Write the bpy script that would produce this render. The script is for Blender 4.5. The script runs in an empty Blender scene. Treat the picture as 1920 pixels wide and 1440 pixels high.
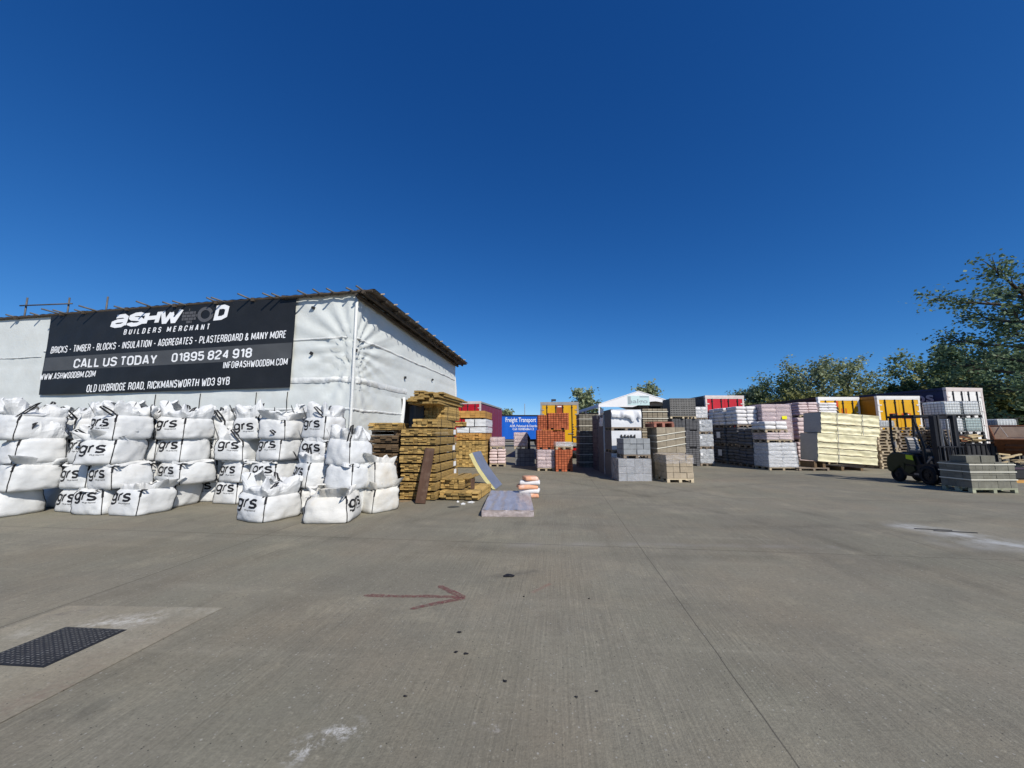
import bpy, bmesh, math, random
from mathutils import Vector, Matrix, noise
from mathutils.bvhtree import BVHTree
R = math.radians
sc = bpy.context.scene
COL = sc.collection

# ------------------------------------------------------------------ camera, sky, sun, exposure
CAM_H, FPX, HORIZON = 1.75, 720.0, 812.0
PITCH = math.atan((HORIZON - 720) / FPX)
cd = bpy.data.cameras.new('camera'); cam = bpy.data.objects.new('camera', cd); COL.objects.link(cam)
cam.location = (0, 0, CAM_H); cam.rotation_euler = (R(90) + PITCH, 0, 0)
cd.sensor_fit = 'HORIZONTAL'; cd.sensor_width = 36; cd.lens = FPX / 1920 * 36
cd.clip_start = .05; cd.clip_end = 3000
sc.camera = cam
SUN_AZ, SUN_EL = R(147), R(40)                 # azimuth from +Y towards +X
SUN_DIR = Vector((math.sin(SUN_AZ) * math.cos(SUN_EL), math.cos(SUN_AZ) * math.cos(SUN_EL), math.sin(SUN_EL)))
w = bpy.data.worlds.new('World'); sc.world = w; w.use_nodes = True
nt = w.node_tree
sky = nt.nodes.new('ShaderNodeTexSky'); sky.sky_type = 'NISHITA'; sky.sun_disc = False
sky.sun_elevation = SUN_EL; sky.sun_rotation = SUN_AZ
sky.air_density = 0.7; sky.dust_density = 0.1; sky.ozone_density = 3.0; sky.altitude = 300
# the phone's contrasty, saturated rendering of a clear sky: a tone curve per colour channel
bg = nt.nodes['Background']; bg.inputs[1].default_value = .085
sep = nt.nodes.new('ShaderNodeSeparateColor'); cmb = nt.nodes.new('ShaderNodeCombineColor')
nt.links.new(sky.outputs[0], sep.inputs[0])
for i, (g_, k_) in enumerate(((1.55, .295), (1.06, .88), (.82, 1.86))):
    p_ = nt.nodes.new('ShaderNodeMath'); p_.operation = 'POWER'; p_.inputs[1].default_value = g_
    q_ = nt.nodes.new('ShaderNodeMath'); q_.operation = 'MULTIPLY'; q_.inputs[1].default_value = k_
    nt.links.new(sep.outputs[i], p_.inputs[0]); nt.links.new(p_.outputs[0], q_.inputs[0]); nt.links.new(q_.outputs[0], cmb.inputs[i])
nt.links.new(cmb.outputs[0], bg.inputs[0])
sd = bpy.data.lights.new('sun', 'SUN'); sun = bpy.data.objects.new('sun', sd); COL.objects.link(sun)
sd.energy = 4.8; sd.angle = R(.53); sd.color = (1, .945, .86)
sun.rotation_euler = SUN_DIR.to_track_quat('Z', 'Y').to_euler()
sc.view_settings.view_transform = 'Standard'; sc.view_settings.look = 'None'
sc.view_settings.exposure = 0.0; sc.view_settings.gamma = 1
sc.render.engine = 'CYCLES'
try:
    sc.cycles.max_bounces = 6; sc.cycles.transparent_max_bounces = 12
    sc.cycles.use_denoising = True
except Exception: pass

# ------------------------------------------------------------------ where a photo pixel lies in the world
CT, ST = math.cos(PITCH), math.sin(PITCH)
def depth(Y, z): return Y * CT + (z - CAM_H) * ST
def at(px, Y, z=1.0): return (px - 960) / FPX * depth(Y, z)
def zat(py, Y):
    s = (720 - py) / FPX
    return CAM_H + Y * (ST + s * CT) / (CT - s * ST)
def gnd(px, py):
    s = (720 - py) / FPX
    dy, dz = CT - s * ST, ST + s * CT
    t = -CAM_H / dz
    return Vector(((px - 960) / FPX * t, dy * t, 0))

# ------------------------------------------------------------------ materials
MATS = {}
def nodes_of(name):
    m = bpy.data.materials.new(name); m.use_nodes = True
    return m, m.node_tree, m.node_tree.nodes['Principled BSDF']
def N(t, kind, **kw):
    n = t.nodes.new(kind)
    for k, v in kw.items(): setattr(n, k, v)
    return n
def sock(t, a, b): t.links.new(a, b)
def mth(t, op, a, b=None, c=None):
    n = N(t, 'ShaderNodeMath', operation=op)
    for i, v in enumerate((a, b, c)):
        if v is None: continue
        if isinstance(v, (int, float)): n.inputs[i].default_value = v
        else: sock(t, v, n.inputs[i])
    return n.outputs[0]
def mixc(t, f, a, b, blend='MIX'):
    n = N(t, 'ShaderNodeMix', data_type='RGBA', blend_type=blend)
    for i, v in ((0, f), (6, a), (7, b)):
        if isinstance(v, (int, float)): n.inputs[i].default_value = v
        elif isinstance(v, tuple): n.inputs[i].default_value = (*v[:3], 1)
        else: sock(t, v, n.inputs[i])
    return n.outputs[2]
def ramp(t, f, lo, hi):
    n = N(t, 'ShaderNodeMapRange'); n.clamp = True
    sock(t, f, n.inputs[0]); n.inputs[1].default_value = lo; n.inputs[2].default_value = hi
    return n.outputs[0]
def nz(t, vec, scale, detail=4, rough=.55, w=None):
    n = N(t, 'ShaderNodeTexNoise')
    if w is not None: n.noise_dimensions = '4D'; sock(t, w, n.inputs['W'])
    n.inputs['Scale'].default_value = scale; n.inputs['Detail'].default_value = detail; n.inputs['Roughness'].default_value = rough
    if vec is not None: sock(t, vec, n.inputs['Vector'])
    return n.outputs[0]
def scaled(t, vec, s, rot=(0, 0, 0)):
    n = N(t, 'ShaderNodeMapping'); n.inputs['Scale'].default_value = s; n.inputs['Rotation'].default_value = rot
    sock(t, vec, n.inputs[0]); return n.outputs[0]
def mat(name, col, rough=.75, var=.2, scale=3.0, bump=0.0, bscale=40.0, stretch=(1, 1, 1), island=0.0, dirt=None, dirt_amt=.5,
        dscale=1.5, metal=0.0, spec=.3, alt=None):
    if name in MATS: return MATS[name]
    m, t, p = nodes_of(name)
    tc = N(t, 'ShaderNodeTexCoord').outputs['Object']
    oi = N(t, 'ShaderNodeObjectInfo').outputs['Random']
    wv = mth(t, 'MULTIPLY', oi, 37.0)
    vec = scaled(t, tc, stretch)
    f = nz(t, vec, scale, 5, .6, wv)
    f2 = ramp(t, f, .28, .72)
    c = mixc(t, f2, tuple(x * (1 - var) for x in col), tuple(min(1, x * (1 + var)) for x in (alt or col)))
    if island:
        g = N(t, 'ShaderNodeNewGeometry').outputs['Random Per Island']
        k = N(t, 'ShaderNodeMapRange'); sock(t, g, k.inputs[0]); k.inputs[3].default_value = 1 - island; k.inputs[4].default_value = 1 + island
        cc = N(t, 'ShaderNodeCombineColor'); [sock(t, k.outputs[0], cc.inputs[i]) for i in range(3)]
        c = mixc(t, 1.0, c, cc.outputs[0], 'MULTIPLY')
    if dirt:
        d = ramp(t, nz(t, tc, dscale, 6, .65, wv), .5, .75)
        c = mixc(t, mth(t, 'MULTIPLY', d, dirt_amt), c, dirt)
    sock(t, c, p.inputs['Base Color'])
    p.inputs['Roughness'].default_value = rough; p.inputs['Metallic'].default_value = metal
    p.inputs['Specular IOR Level'].default_value = spec
    if bump:
        b = N(t, 'ShaderNodeBump'); b.inputs['Strength'].default_value = bump; b.inputs['Distance'].default_value = .02
        sock(t, nz(t, vec, bscale, 5, .6, wv), b.inputs['Height']); sock(t, b.outputs[0], p.inputs['Normal'])
    MATS[name] = m
    return m
def film(name, col, lo=.2, hi=.75, bump=.9):
    m, t, p = nodes_of(name)
    tc = N(t, 'ShaderNodeTexCoord').outputs['Object']
    oi = mth(t, 'MULTIPLY', N(t, 'ShaderNodeObjectInfo').outputs['Random'], 37.0)
    a = nz(t, scaled(t, tc, (1.2, 1.2, 4)), 4, 5, .65, oi)
    k = N(t, 'ShaderNodeMapRange'); sock(t, a, k.inputs[0]); k.inputs[1].default_value = .3; k.inputs[2].default_value = .7
    k.inputs[3].default_value = lo; k.inputs[4].default_value = hi
    p.inputs['Base Color'].default_value = (*col, 1); p.inputs['Roughness'].default_value = .22; p.inputs['Specular IOR Level'].default_value = .6
    b = N(t, 'ShaderNodeBump'); b.inputs['Strength'].default_value = bump; b.inputs['Distance'].default_value = .04
    sock(t, nz(t, scaled(t, tc, (2, 2, 5)), 6, 6, .65, oi), b.inputs['Height']); sock(t, b.outputs[0], p.inputs['Normal'])
    tr = N(t, 'ShaderNodeBsdfTransparent'); mx = N(t, 'ShaderNodeMixShader')
    sock(t, k.outputs[0], mx.inputs[0]); sock(t, tr.outputs[0], mx.inputs[1]); sock(t, p.outputs[0], mx.inputs[2])
    sock(t, mx.outputs[0], t.nodes['Material Output'].inputs[0])
    MATS[name] = m; return m

M_sheet = mat('white_sheeting', (.66, .685, .65), .5, .06, 1.2, .5, 5, (1, 1, 1), dirt=(.5, .46, .38), dirt_amt=.25, spec=.45)
M_band = mat('sheeting_band', (.68, .69, .66), .4, .05, 3, .6, 20, spec=.5)
M_black_pvc = mat('black_banner', (.016, .017, .018), .5, .25, 1.5, .25, 6, spec=.35)
M_grey_pvc = mat('grey_banner', (.075, .078, .08), .5, .15, 1.5, .2, 6)
M_grey_logo = mat('grey_logo', (.10, .10, .105), .5, .08)
M_white_ink = mat('white_ink', (.85, .86, .86), .5, .04)
M_black_ink = mat('black_ink', (.014, .014, .016), .6, .2)
M_bag = mat('bulk_bag_fabric', (.62, .63, .625), .6, .05, 5, .35, 14, (1, 1, 1.6), dirt=(.55, .45, .3), dirt_amt=.22, dscale=1.1, spec=.3)
M_bag_dusty = mat('dusty_bag_fabric', (.62, .61, .57), .6, .06, 5, .35, 14, (1, 1, 1.6), dirt=(.5, .38, .2), dirt_amt=.5, dscale=1.3, spec=.3)
M_web = mat('black_webbing', (.016, .016, .018), .7, .3)
M_pole = mat('galvanised_pole', (.12, .115, .105), .6, .35, 6, .1, 30, metal=.3)
M_roof = mat('roof_sheet', (.12, .105, .09), .6, .3, 2, .2, 20, dirt=(.2, .1, .05), dirt_amt=.5)
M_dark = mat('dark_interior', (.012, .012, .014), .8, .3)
M_beam = mat('roof_beam', (.07, .055, .04), .8, .3, 5)
M_timber = mat('treated_timber', (.40, .24, .072), .8, .32, 9, .4, 30, (.5, 6, 6), island=.42, dirt=(.11, .07, .026), dirt_amt=.75, dscale=9, alt=(.45, .31, .11))
M_timber_old_shade = mat('weathered_and_shade_timber', (.15, .10, .055), .85, .3, 9, .4, 30, (.5, 6, 6), island=.28)
M_timber_pale = mat('pale_timber', (.50, .39, .22), .8, .2, 8, .3, 30, (.5, 6, 6), island=.2)
M_timber_orange = mat('orange_timber', (.50, .27, .075), .75, .2, 8, .3, 30, (.5, 6, 6), island=.2)
M_plank = mat('brown_plank', (.085, .045, .028), .7, .3, 4, .3, 20, (6, 6, .6), dirt=(.2, .14, .1), dirt_amt=.5, dscale=5)
M_pallet = mat('pallet_wood', (.42, .34, .23), .85, .25, 8, .4, 25, (1, 5, 5), island=.25)
M_pallet_pale = mat('fresh_pallet_wood', (.60, .50, .34), .8, .15, 8, .3, 25, (1, 5, 5), island=.15)
M_pallet_old = mat('grey_pallet_wood', (.25, .20, .15), .9, .3, 8, .4, 25, (1, 5, 5), island=.3)
M_strap = mat('cream_strap', (.75, .72, .6), .5, .08)
M_strap_dark = mat('dark_strap', (.03, .03, .03), .5, .1)
M_orange = mat('orange_brick', (.42, .115, .05), .85, .2, 6, .3, 60, island=.22, dirt=(.2, .05, .03), dirt_amt=.4, dscale=5)
M_tan = mat('tan_block', (.30, .255, .185), .9, .18, 8, .3, 60, island=.14, dirt=(.2, .17, .13), dirt_amt=.4)
M_tan2 = mat('grey_tan_brick', (.20, .18, .14), .9, .2, 8, .3, 60, island=.2)
M_buff = mat('buff_block', (.40, .33, .235), .9, .15, 8, .3, 60, island=.12, dirt=(.3, .27, .2), dirt_amt=.4)
M_grey = mat('grey_block', (.19, .195, .205), .9, .2, 6, .3, 60, island=.16)
M_lgrey = mat('light_grey_block', (.29, .305, .315), .85, .18, 6, .3, 50, island=.12)
M_engbrick = mat('dark_grey_brick', (.17, .165, .155), .85, .2, 8, .2, 50, island=.15)
M_bluegrey = mat('blue_grey_brick_and_shade', (.12, .12, .125), .85, .2, 7, .2, 50, island=.12)
M_yardblock = mat('moss_grey_block', (.185, .18, .145), .95, .22, 5, .5, 60, island=.13, dirt=(.12, .11, .08), dirt_amt=.5, dscale=3)
M_sack_pink = mat('pink_paper_sack', (.62, .50, .48), .7, .12, 5, .5, 18, island=.12, dirt=(.42, .3, .3), dirt_amt=.5, dscale=6)
M_sack_white = mat('white_paper_sack', (.72, .70, .68), .6, .1, 5, .5, 18, island=.1, dirt=(.45, .42, .42), dirt_amt=.5, dscale=6)
M_sack_dark = mat('maroon_paper_sack', (.23, .13, .12), .7, .15, 5, .5, 18, island=.15)
M_sack_orange = mat('orange_paper_sack', (.68, .34, .2), .65, .15, 6, .4, 18, island=.15, dirt=(.75, .68, .62), dirt_amt=.8, dscale=7)
M_film = film('clear_film', (.72, .70, .72), .04, .42)
M_film_pink = film('pink_tinted_film', (.60, .50, .52), .18, .68)
M_film_silver = film('silvery_film', (.66, .68, .70), .2, .8, 1.0)
M_white_wrap = mat('white_pack_wrap', (.66, .67, .68), .45, .05, 3, .55, 7, spec=.5)
M_cream_wrap = mat('cream_pack_wrap', (.78, .72, .47), .5, .08, 3, .6, 5, (.6, 1, 5), dirt=(.60, .52, .26), dirt_amt=.5, dscale=3, spec=.4)
M_card = mat('grey_board_end', (.36, .35, .32), .8, .1, 4, .2, 20, (1, 1, 6))
M_label_white = mat('white_paper_label', (.8, .8, .8), .6, .03)
M_label_yellow = mat('yellow_paper_label', (.85, .80, .02), .6, .03)
M_foil = mat('blue_foil', (.15, .19, .27), .42, .12, 3, .25, 8, (1, 1, 1), spec=.6)
M_foam = mat('yellow_foam', (.72, .66, .33), .9, .1, 6, .3, 40)
M_slab_film = mat('lilac_wrapped_foil', (.325, .31, .325), .28, .22, 3, .7, 3.2, (4, .7, 1), dirt=(.55, .53, .58), dirt_amt=.5, dscale=4, spec=.7)
M_slab_edge = mat('wrapped_pink_edge', (.36, .30, .28), .35, .2, 6, .8, 14, (1, 1, 3), dirt=(.62, .55, .55), dirt_amt=.7, dscale=7, spec=.6)
M_red = mat('red_door_paint', (.46, .012, .022), .4, .1, 2, .05, 10, spec=.4)
M_maroon = mat('maroon_curtain', (.20, .028, .055), .5, .12, 1.5, .25, 3, (3, 3, .4))
M_brownred = mat('brown_red_curtain', (.10, .03, .015), .55, .15, 1.5, .2, 3, (3, 3, .4))
M_yellow = mat('yellow_door_paint', (.70, .37, .008), .4, .08, 2, .05, 10, dirt=(.5, .25, .01), dirt_amt=.3, spec=.4)
M_amber = mat('amber_curtain', (.34, .15, .008), .5, .12, 1.5, .2, 3, (3, 3, .4))
M_white_paint = mat('white_trailer_paint', (.78, .76, .72), .4, .06, 2, .05, 10, dirt=(.5, .45, .38), dirt_amt=.3, spec=.4)
M_navy = mat('navy_curtain', (.012, .017, .06), .45, .2, 1.5, .2, 3, (3, 3, .4))
M_dnavy = mat('dark_navy_curtain', (.014, .016, .032), .5, .2, 1.5, .2, 3, (3, 3, .4))
M_blue = mat('blue_curtain', (.008, .11, .52), .45, .08, 1.5, .15, 3, (3, 3, .4))
M_frame = mat('grey_trailer_frame', (.35, .33, .31), .5, .2, 4, metal=.2)
M_pinkframe = mat('pale_trailer_frame', (.62, .54, .50), .5, .12, 4)
M_chassis = mat('dark_chassis', (.03, .03, .032), .6, .3, 4)
M_tyre = mat('tyre_rubber', (.018, .018, .019), .85, .2)
M_rim = mat('wheel_rim', (.30, .31, .31), .4, .2, metal=.5)
M_redlamp = mat('red_lamp_lens', (.4, .01, .01), .25, .05)
M_text_navy = mat('faded_white_print', (.32, .32, .38), .5, .05)
M_tent = mat('white_marquee_fabric', (.82, .81, .80), .5, .04, 2, .2, 5)
M_turq = mat('turquoise_print', (.30, .56, .55), .5, .06)
M_tgrey = mat('grey_print', (.33, .38, .40), .5, .05)
M_ibc = mat('ibc_plastic', (.80, .82, .80), .3, .05, 2, .15, 6, spec=.5)
M_ibc_green = mat('ibc_plastic_greenish', (.48, .58, .55), .3, .06, 2, .15, 6, spec=.5)
M_cage = mat('steel_cage', (.24, .25, .25), .5, .2, metal=.3)
M_rust = mat('rusty_steel', (.17, .065, .028), .8, .35, 3, .4, 18, dirt=(.07, .03, .015), dirt_amt=.6, dscale=2)
M_rust_in = mat('pale_rust_plate', (.37, .27, .19), .75, .2, 3, .3, 12, dirt=(.24, .14, .08), dirt_amt=.5, dscale=2.5)
M_fork_green = mat('olive_green_paint', (.028, .034, .011), .4, .2, 3, dirt=(.03, .03, .02), dirt_amt=.5)
M_fork_lime = mat('lime_green_paint', (.50, .64, .02), .4, .1)
M_fork_black = mat('black_machine_paint', (.014, .014, .017), .45, .25, 3)
M_seat = mat('black_seat_vinyl', (.10, .105, .11), .35, .2, 5, spec=.5)
M_steel = mat('worn_steel', (.22, .22, .23), .4, .25, 5, metal=.6)
M_bark = mat('bark', (.075, .06, .045), .9, .3, 4, .5, 20)
M_bark_pale = mat('pale_bark', (.19, .175, .14), .9, .25, 4, .5, 20)
def leafmat(name, a, b):
    m, t, p = nodes_of(name)
    g = N(t, 'ShaderNodeNewGeometry').outputs['Random Per Island']
    tc = N(t, 'ShaderNodeTexCoord').outputs['Object']
    f = mth(t, 'ADD', mth(t, 'MULTIPLY', g, .6), mth(t, 'MULTIPLY', ramp(t, nz(t, tc, .55, 3), .3, .7), .5))
    c = mixc(t, f, a, b)
    sock(t, c, p.inputs['Base Color']); p.inputs['Roughness'].default_value = .55; p.inputs['Specular IOR Level'].default_value = .25
    tl = N(t, 'ShaderNodeBsdfTranslucent'); sock(t, c, tl.inputs[0])
    mx = N(t, 'ShaderNodeMixShader'); mx.inputs[0].default_value = .3
    sock(t, p.outputs[0], mx.inputs[1]); sock(t, tl.outputs[0], mx.inputs[2]); sock(t, mx.outputs[0], t.nodes['Material Output'].inputs[0])
    MATS[name] = m; return m
M_leaf_big = leafmat('dark_leaf', (.065, .12, .07), (.21, .29, .155))
M_leaf_mid = leafmat('spring_leaf', (.11, .16, .07), (.32, .38, .17))
M_leaf_far = leafmat('far_leaf', (.15, .20, .11), (.38, .42, .24))
M_leaf_hedge = leafmat('hedge_leaf', (.09, .105, .035), (.25, .255, .09))
M_leaf_dark = leafmat('evergreen_leaf', (.025, .055, .022), (.10, .14, .055))

# ------------------------------------------------------------------ mesh building
class MB:
    def __init__(s): s.v = []; s.f = []; s.m = []
    def add(s, vs, fs, k=0):
        o = len(s.v); s.v += [tuple(q) for q in vs]
        for f in fs: s.f.append(tuple(i + o for i in f)); s.m.append(k)
        return s
    def box(s, x0, x1, y0, y1, z0, z1, k=0, M=None):
        vs = [Vector((x, y, z)) for z in (z0, z1) for y in (y0, y1) for x in (x0, x1)]
        if M is not None: vs = [M @ q for q in vs]
        return s.add(vs, [(0, 2, 3, 1), (4, 5, 7, 6), (0, 1, 5, 4), (2, 6, 7, 3), (0, 4, 6, 2), (1, 3, 7, 5)], k)
    def tube(s, pts, r, n=6, k=0, cap=True):
        pts = [Vector(p) for p in pts]; rs = r if isinstance(r, (list, tuple)) else [r] * len(pts)
        o = len(s.v); prev = None
        for i, p in enumerate(pts):
            d = (pts[min(i + 1, len(pts) - 1)] - pts[max(i - 1, 0)])
            d = d.normalized() if d.length > 1e-9 else Vector((0, 0, 1))
            if prev is None: a = d.cross(Vector((0, 0, 1)) if abs(d.z) < .9 else Vector((1, 0, 0))).normalized()
            else:
                a = prev - d * prev.dot(d)
                a = a.normalized() if a.length > 1e-6 else d.orthogonal().normalized()
            prev = a; b = d.cross(a)
            for j in range(n):
                q = p + (a * math.cos(2 * math.pi * j / n) + b * math.sin(2 * math.pi * j / n)) * rs[i]
                s.v.append(tuple(q))
        for i in range(len(pts) - 1):
            for j in range(n):
                s.f.append((o + i * n + j, o + i * n + (j + 1) % n, o + (i + 1) * n + (j + 1) % n, o + (i + 1) * n + j)); s.m.append(k)
        if cap:
            s.f.append(tuple(o + j for j in range(n))[::-1]); s.m.append(k)
            s.f.append(tuple(o + (len(pts) - 1) * n + j for j in range(n))); s.m.append(k)
        return s
    def grid(s, fn, nu, nv, k=0, closed=False):
        o = len(s.v)
        for j in range(nv + 1):
            for i in range(nu + (0 if closed else 1)): s.v.append(tuple(fn(i / nu, j / nv)))
        W = nu if closed else nu + 1
        for j in range(nv):
            for i in range(nu):
                a = o + j * W + i; b = o + j * W + (i + 1) % W
                s.f.append((a, b, b + W, a + W)); s.m.append(k)
        return s
    def prism(s, outline, axis, a0, a1, k=0):
        """outline: 2-D points; axis 0 extrudes along x (points are y,z), 1 along y (x,z), 2 along z (x,y)"""
        n = len(outline); mk = {0: lambda p, a: (a, p[0], p[1]), 1: lambda p, a: (p[0], a, p[1]), 2: lambda p, a: (p[0], p[1], a)}[axis]
        vs = [mk(p, a0) for p in outline] + [mk(p, a1) for p in outline]
        return s.add(vs, [tuple(range(n))[::-1], tuple(range(n, 2 * n))] + [(i, (i + 1) % n, n + (i + 1) % n, n + i) for i in range(n)], k)
    def cyl(s, c, axis, r, l, n=20, k=0):
        c = Vector(c); e = Vector((axis == 0, axis == 1, axis == 2)) * (l / 2)
        return s.tube([c - e, c + e], r, n, k)
    def mesh(s, name, mats, smooth=False):
        me = bpy.data.meshes.new(name); me.from_pydata(s.v, [], s.f)
        for m in (mats if isinstance(mats, (list, tuple)) else [mats]): me.materials.append(m)
        if any(s.m): me.polygons.foreach_set('material_index', s.m)
        bm = bmesh.new(); bm.from_mesh(me); bmesh.ops.recalc_face_normals(bm, faces=bm.faces); bm.to_mesh(me); bm.free()
        if smooth: me.polygons.foreach_set('use_smooth', [True] * len(me.polygons))
        me.update(); return me
    def build(s, name, mats, parent=None, smooth=False, bevel=0, loc=(0, 0, 0), rot=(0, 0, 0)):
        o = bpy.data.objects.new(name, s.mesh(name, mats, smooth)); COL.objects.link(o)
        o.location = loc; o.rotation_euler = rot
        if parent is not None: o.parent = parent
        if bevel:
            b = o.modifiers.new('bevel', 'BEVEL'); b.width = bevel; b.segments = 2; b.limit_method = 'ANGLE'
        return o
def tag(o, label, cat, group=None):
    o['label'] = label; o['category'] = cat
    if group: o['group'] = group
    return o
def thing(name, label, cat, loc=(0, 0, 0), rz=0, group=None, tilt=(0, 0)):
    o = bpy.data.objects.new(name, None); COL.objects.link(o); o.empty_display_size = .2
    o.location = loc; o.rotation_euler = (tilt[0], tilt[1], rz)
    return tag(o, label, cat, group)
def struct(o): o['kind'] = 'structure'; return o
def copy_tree(o, parent=None, top=True):
    c = o.copy(); COL.objects.link(c)
    if parent is not None: c.parent = parent
    for ch in [q for q in o.children]: copy_tree(ch, c, False)
    return c
def fbm(x, y, z=0, o=3): return noise.fractal(Vector((x, y, z)), 1.0, 2.0, o)
TXT = {}
def text_tris(s, bold=0.0, shear=0.0, space=1.0, res=3):
    key = (s, bold, shear, space)
    if key not in TXT:
        cu = bpy.data.curves.new('glyphs', 'FONT'); cu.body = s; cu.offset = bold; cu.shear = shear; cu.space_character = space
        cu.resolution_u = res; cu.align_x = 'LEFT'
        o = bpy.data.objects.new('glyphs', cu); COL.objects.link(o)
        dg = bpy.context.evaluated_depsgraph_get(); dg.update()
        me = o.evaluated_get(dg).to_mesh()
        vs = [(p.co.x, p.co.y) for p in me.vertices]; fs = [tuple(p.vertices) for p in me.polygons]
        o.evaluated_get(dg).to_mesh_clear()
        bpy.data.objects.remove(o); bpy.data.curves.remove(cu)
        x0 = min(v[0] for v in vs); x1 = max(v[0] for v in vs); y0 = min(v[1] for v in vs); y1 = max(v[1] for v in vs)
        TXT[key] = ([((x - x0) / (x1 - x0), (y - y0) / (y1 - y0)) for x, y in vs], fs)
    return TXT[key]
def lettering(mb, s, fn, k=0, **kw):
    """fn maps (u, v) in the unit box of the text to a 3-D point"""
    vs, fs = text_tris(s, **kw)
    mb.add([fn(u, v) for u, v in vs], fs, k); return mb

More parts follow.
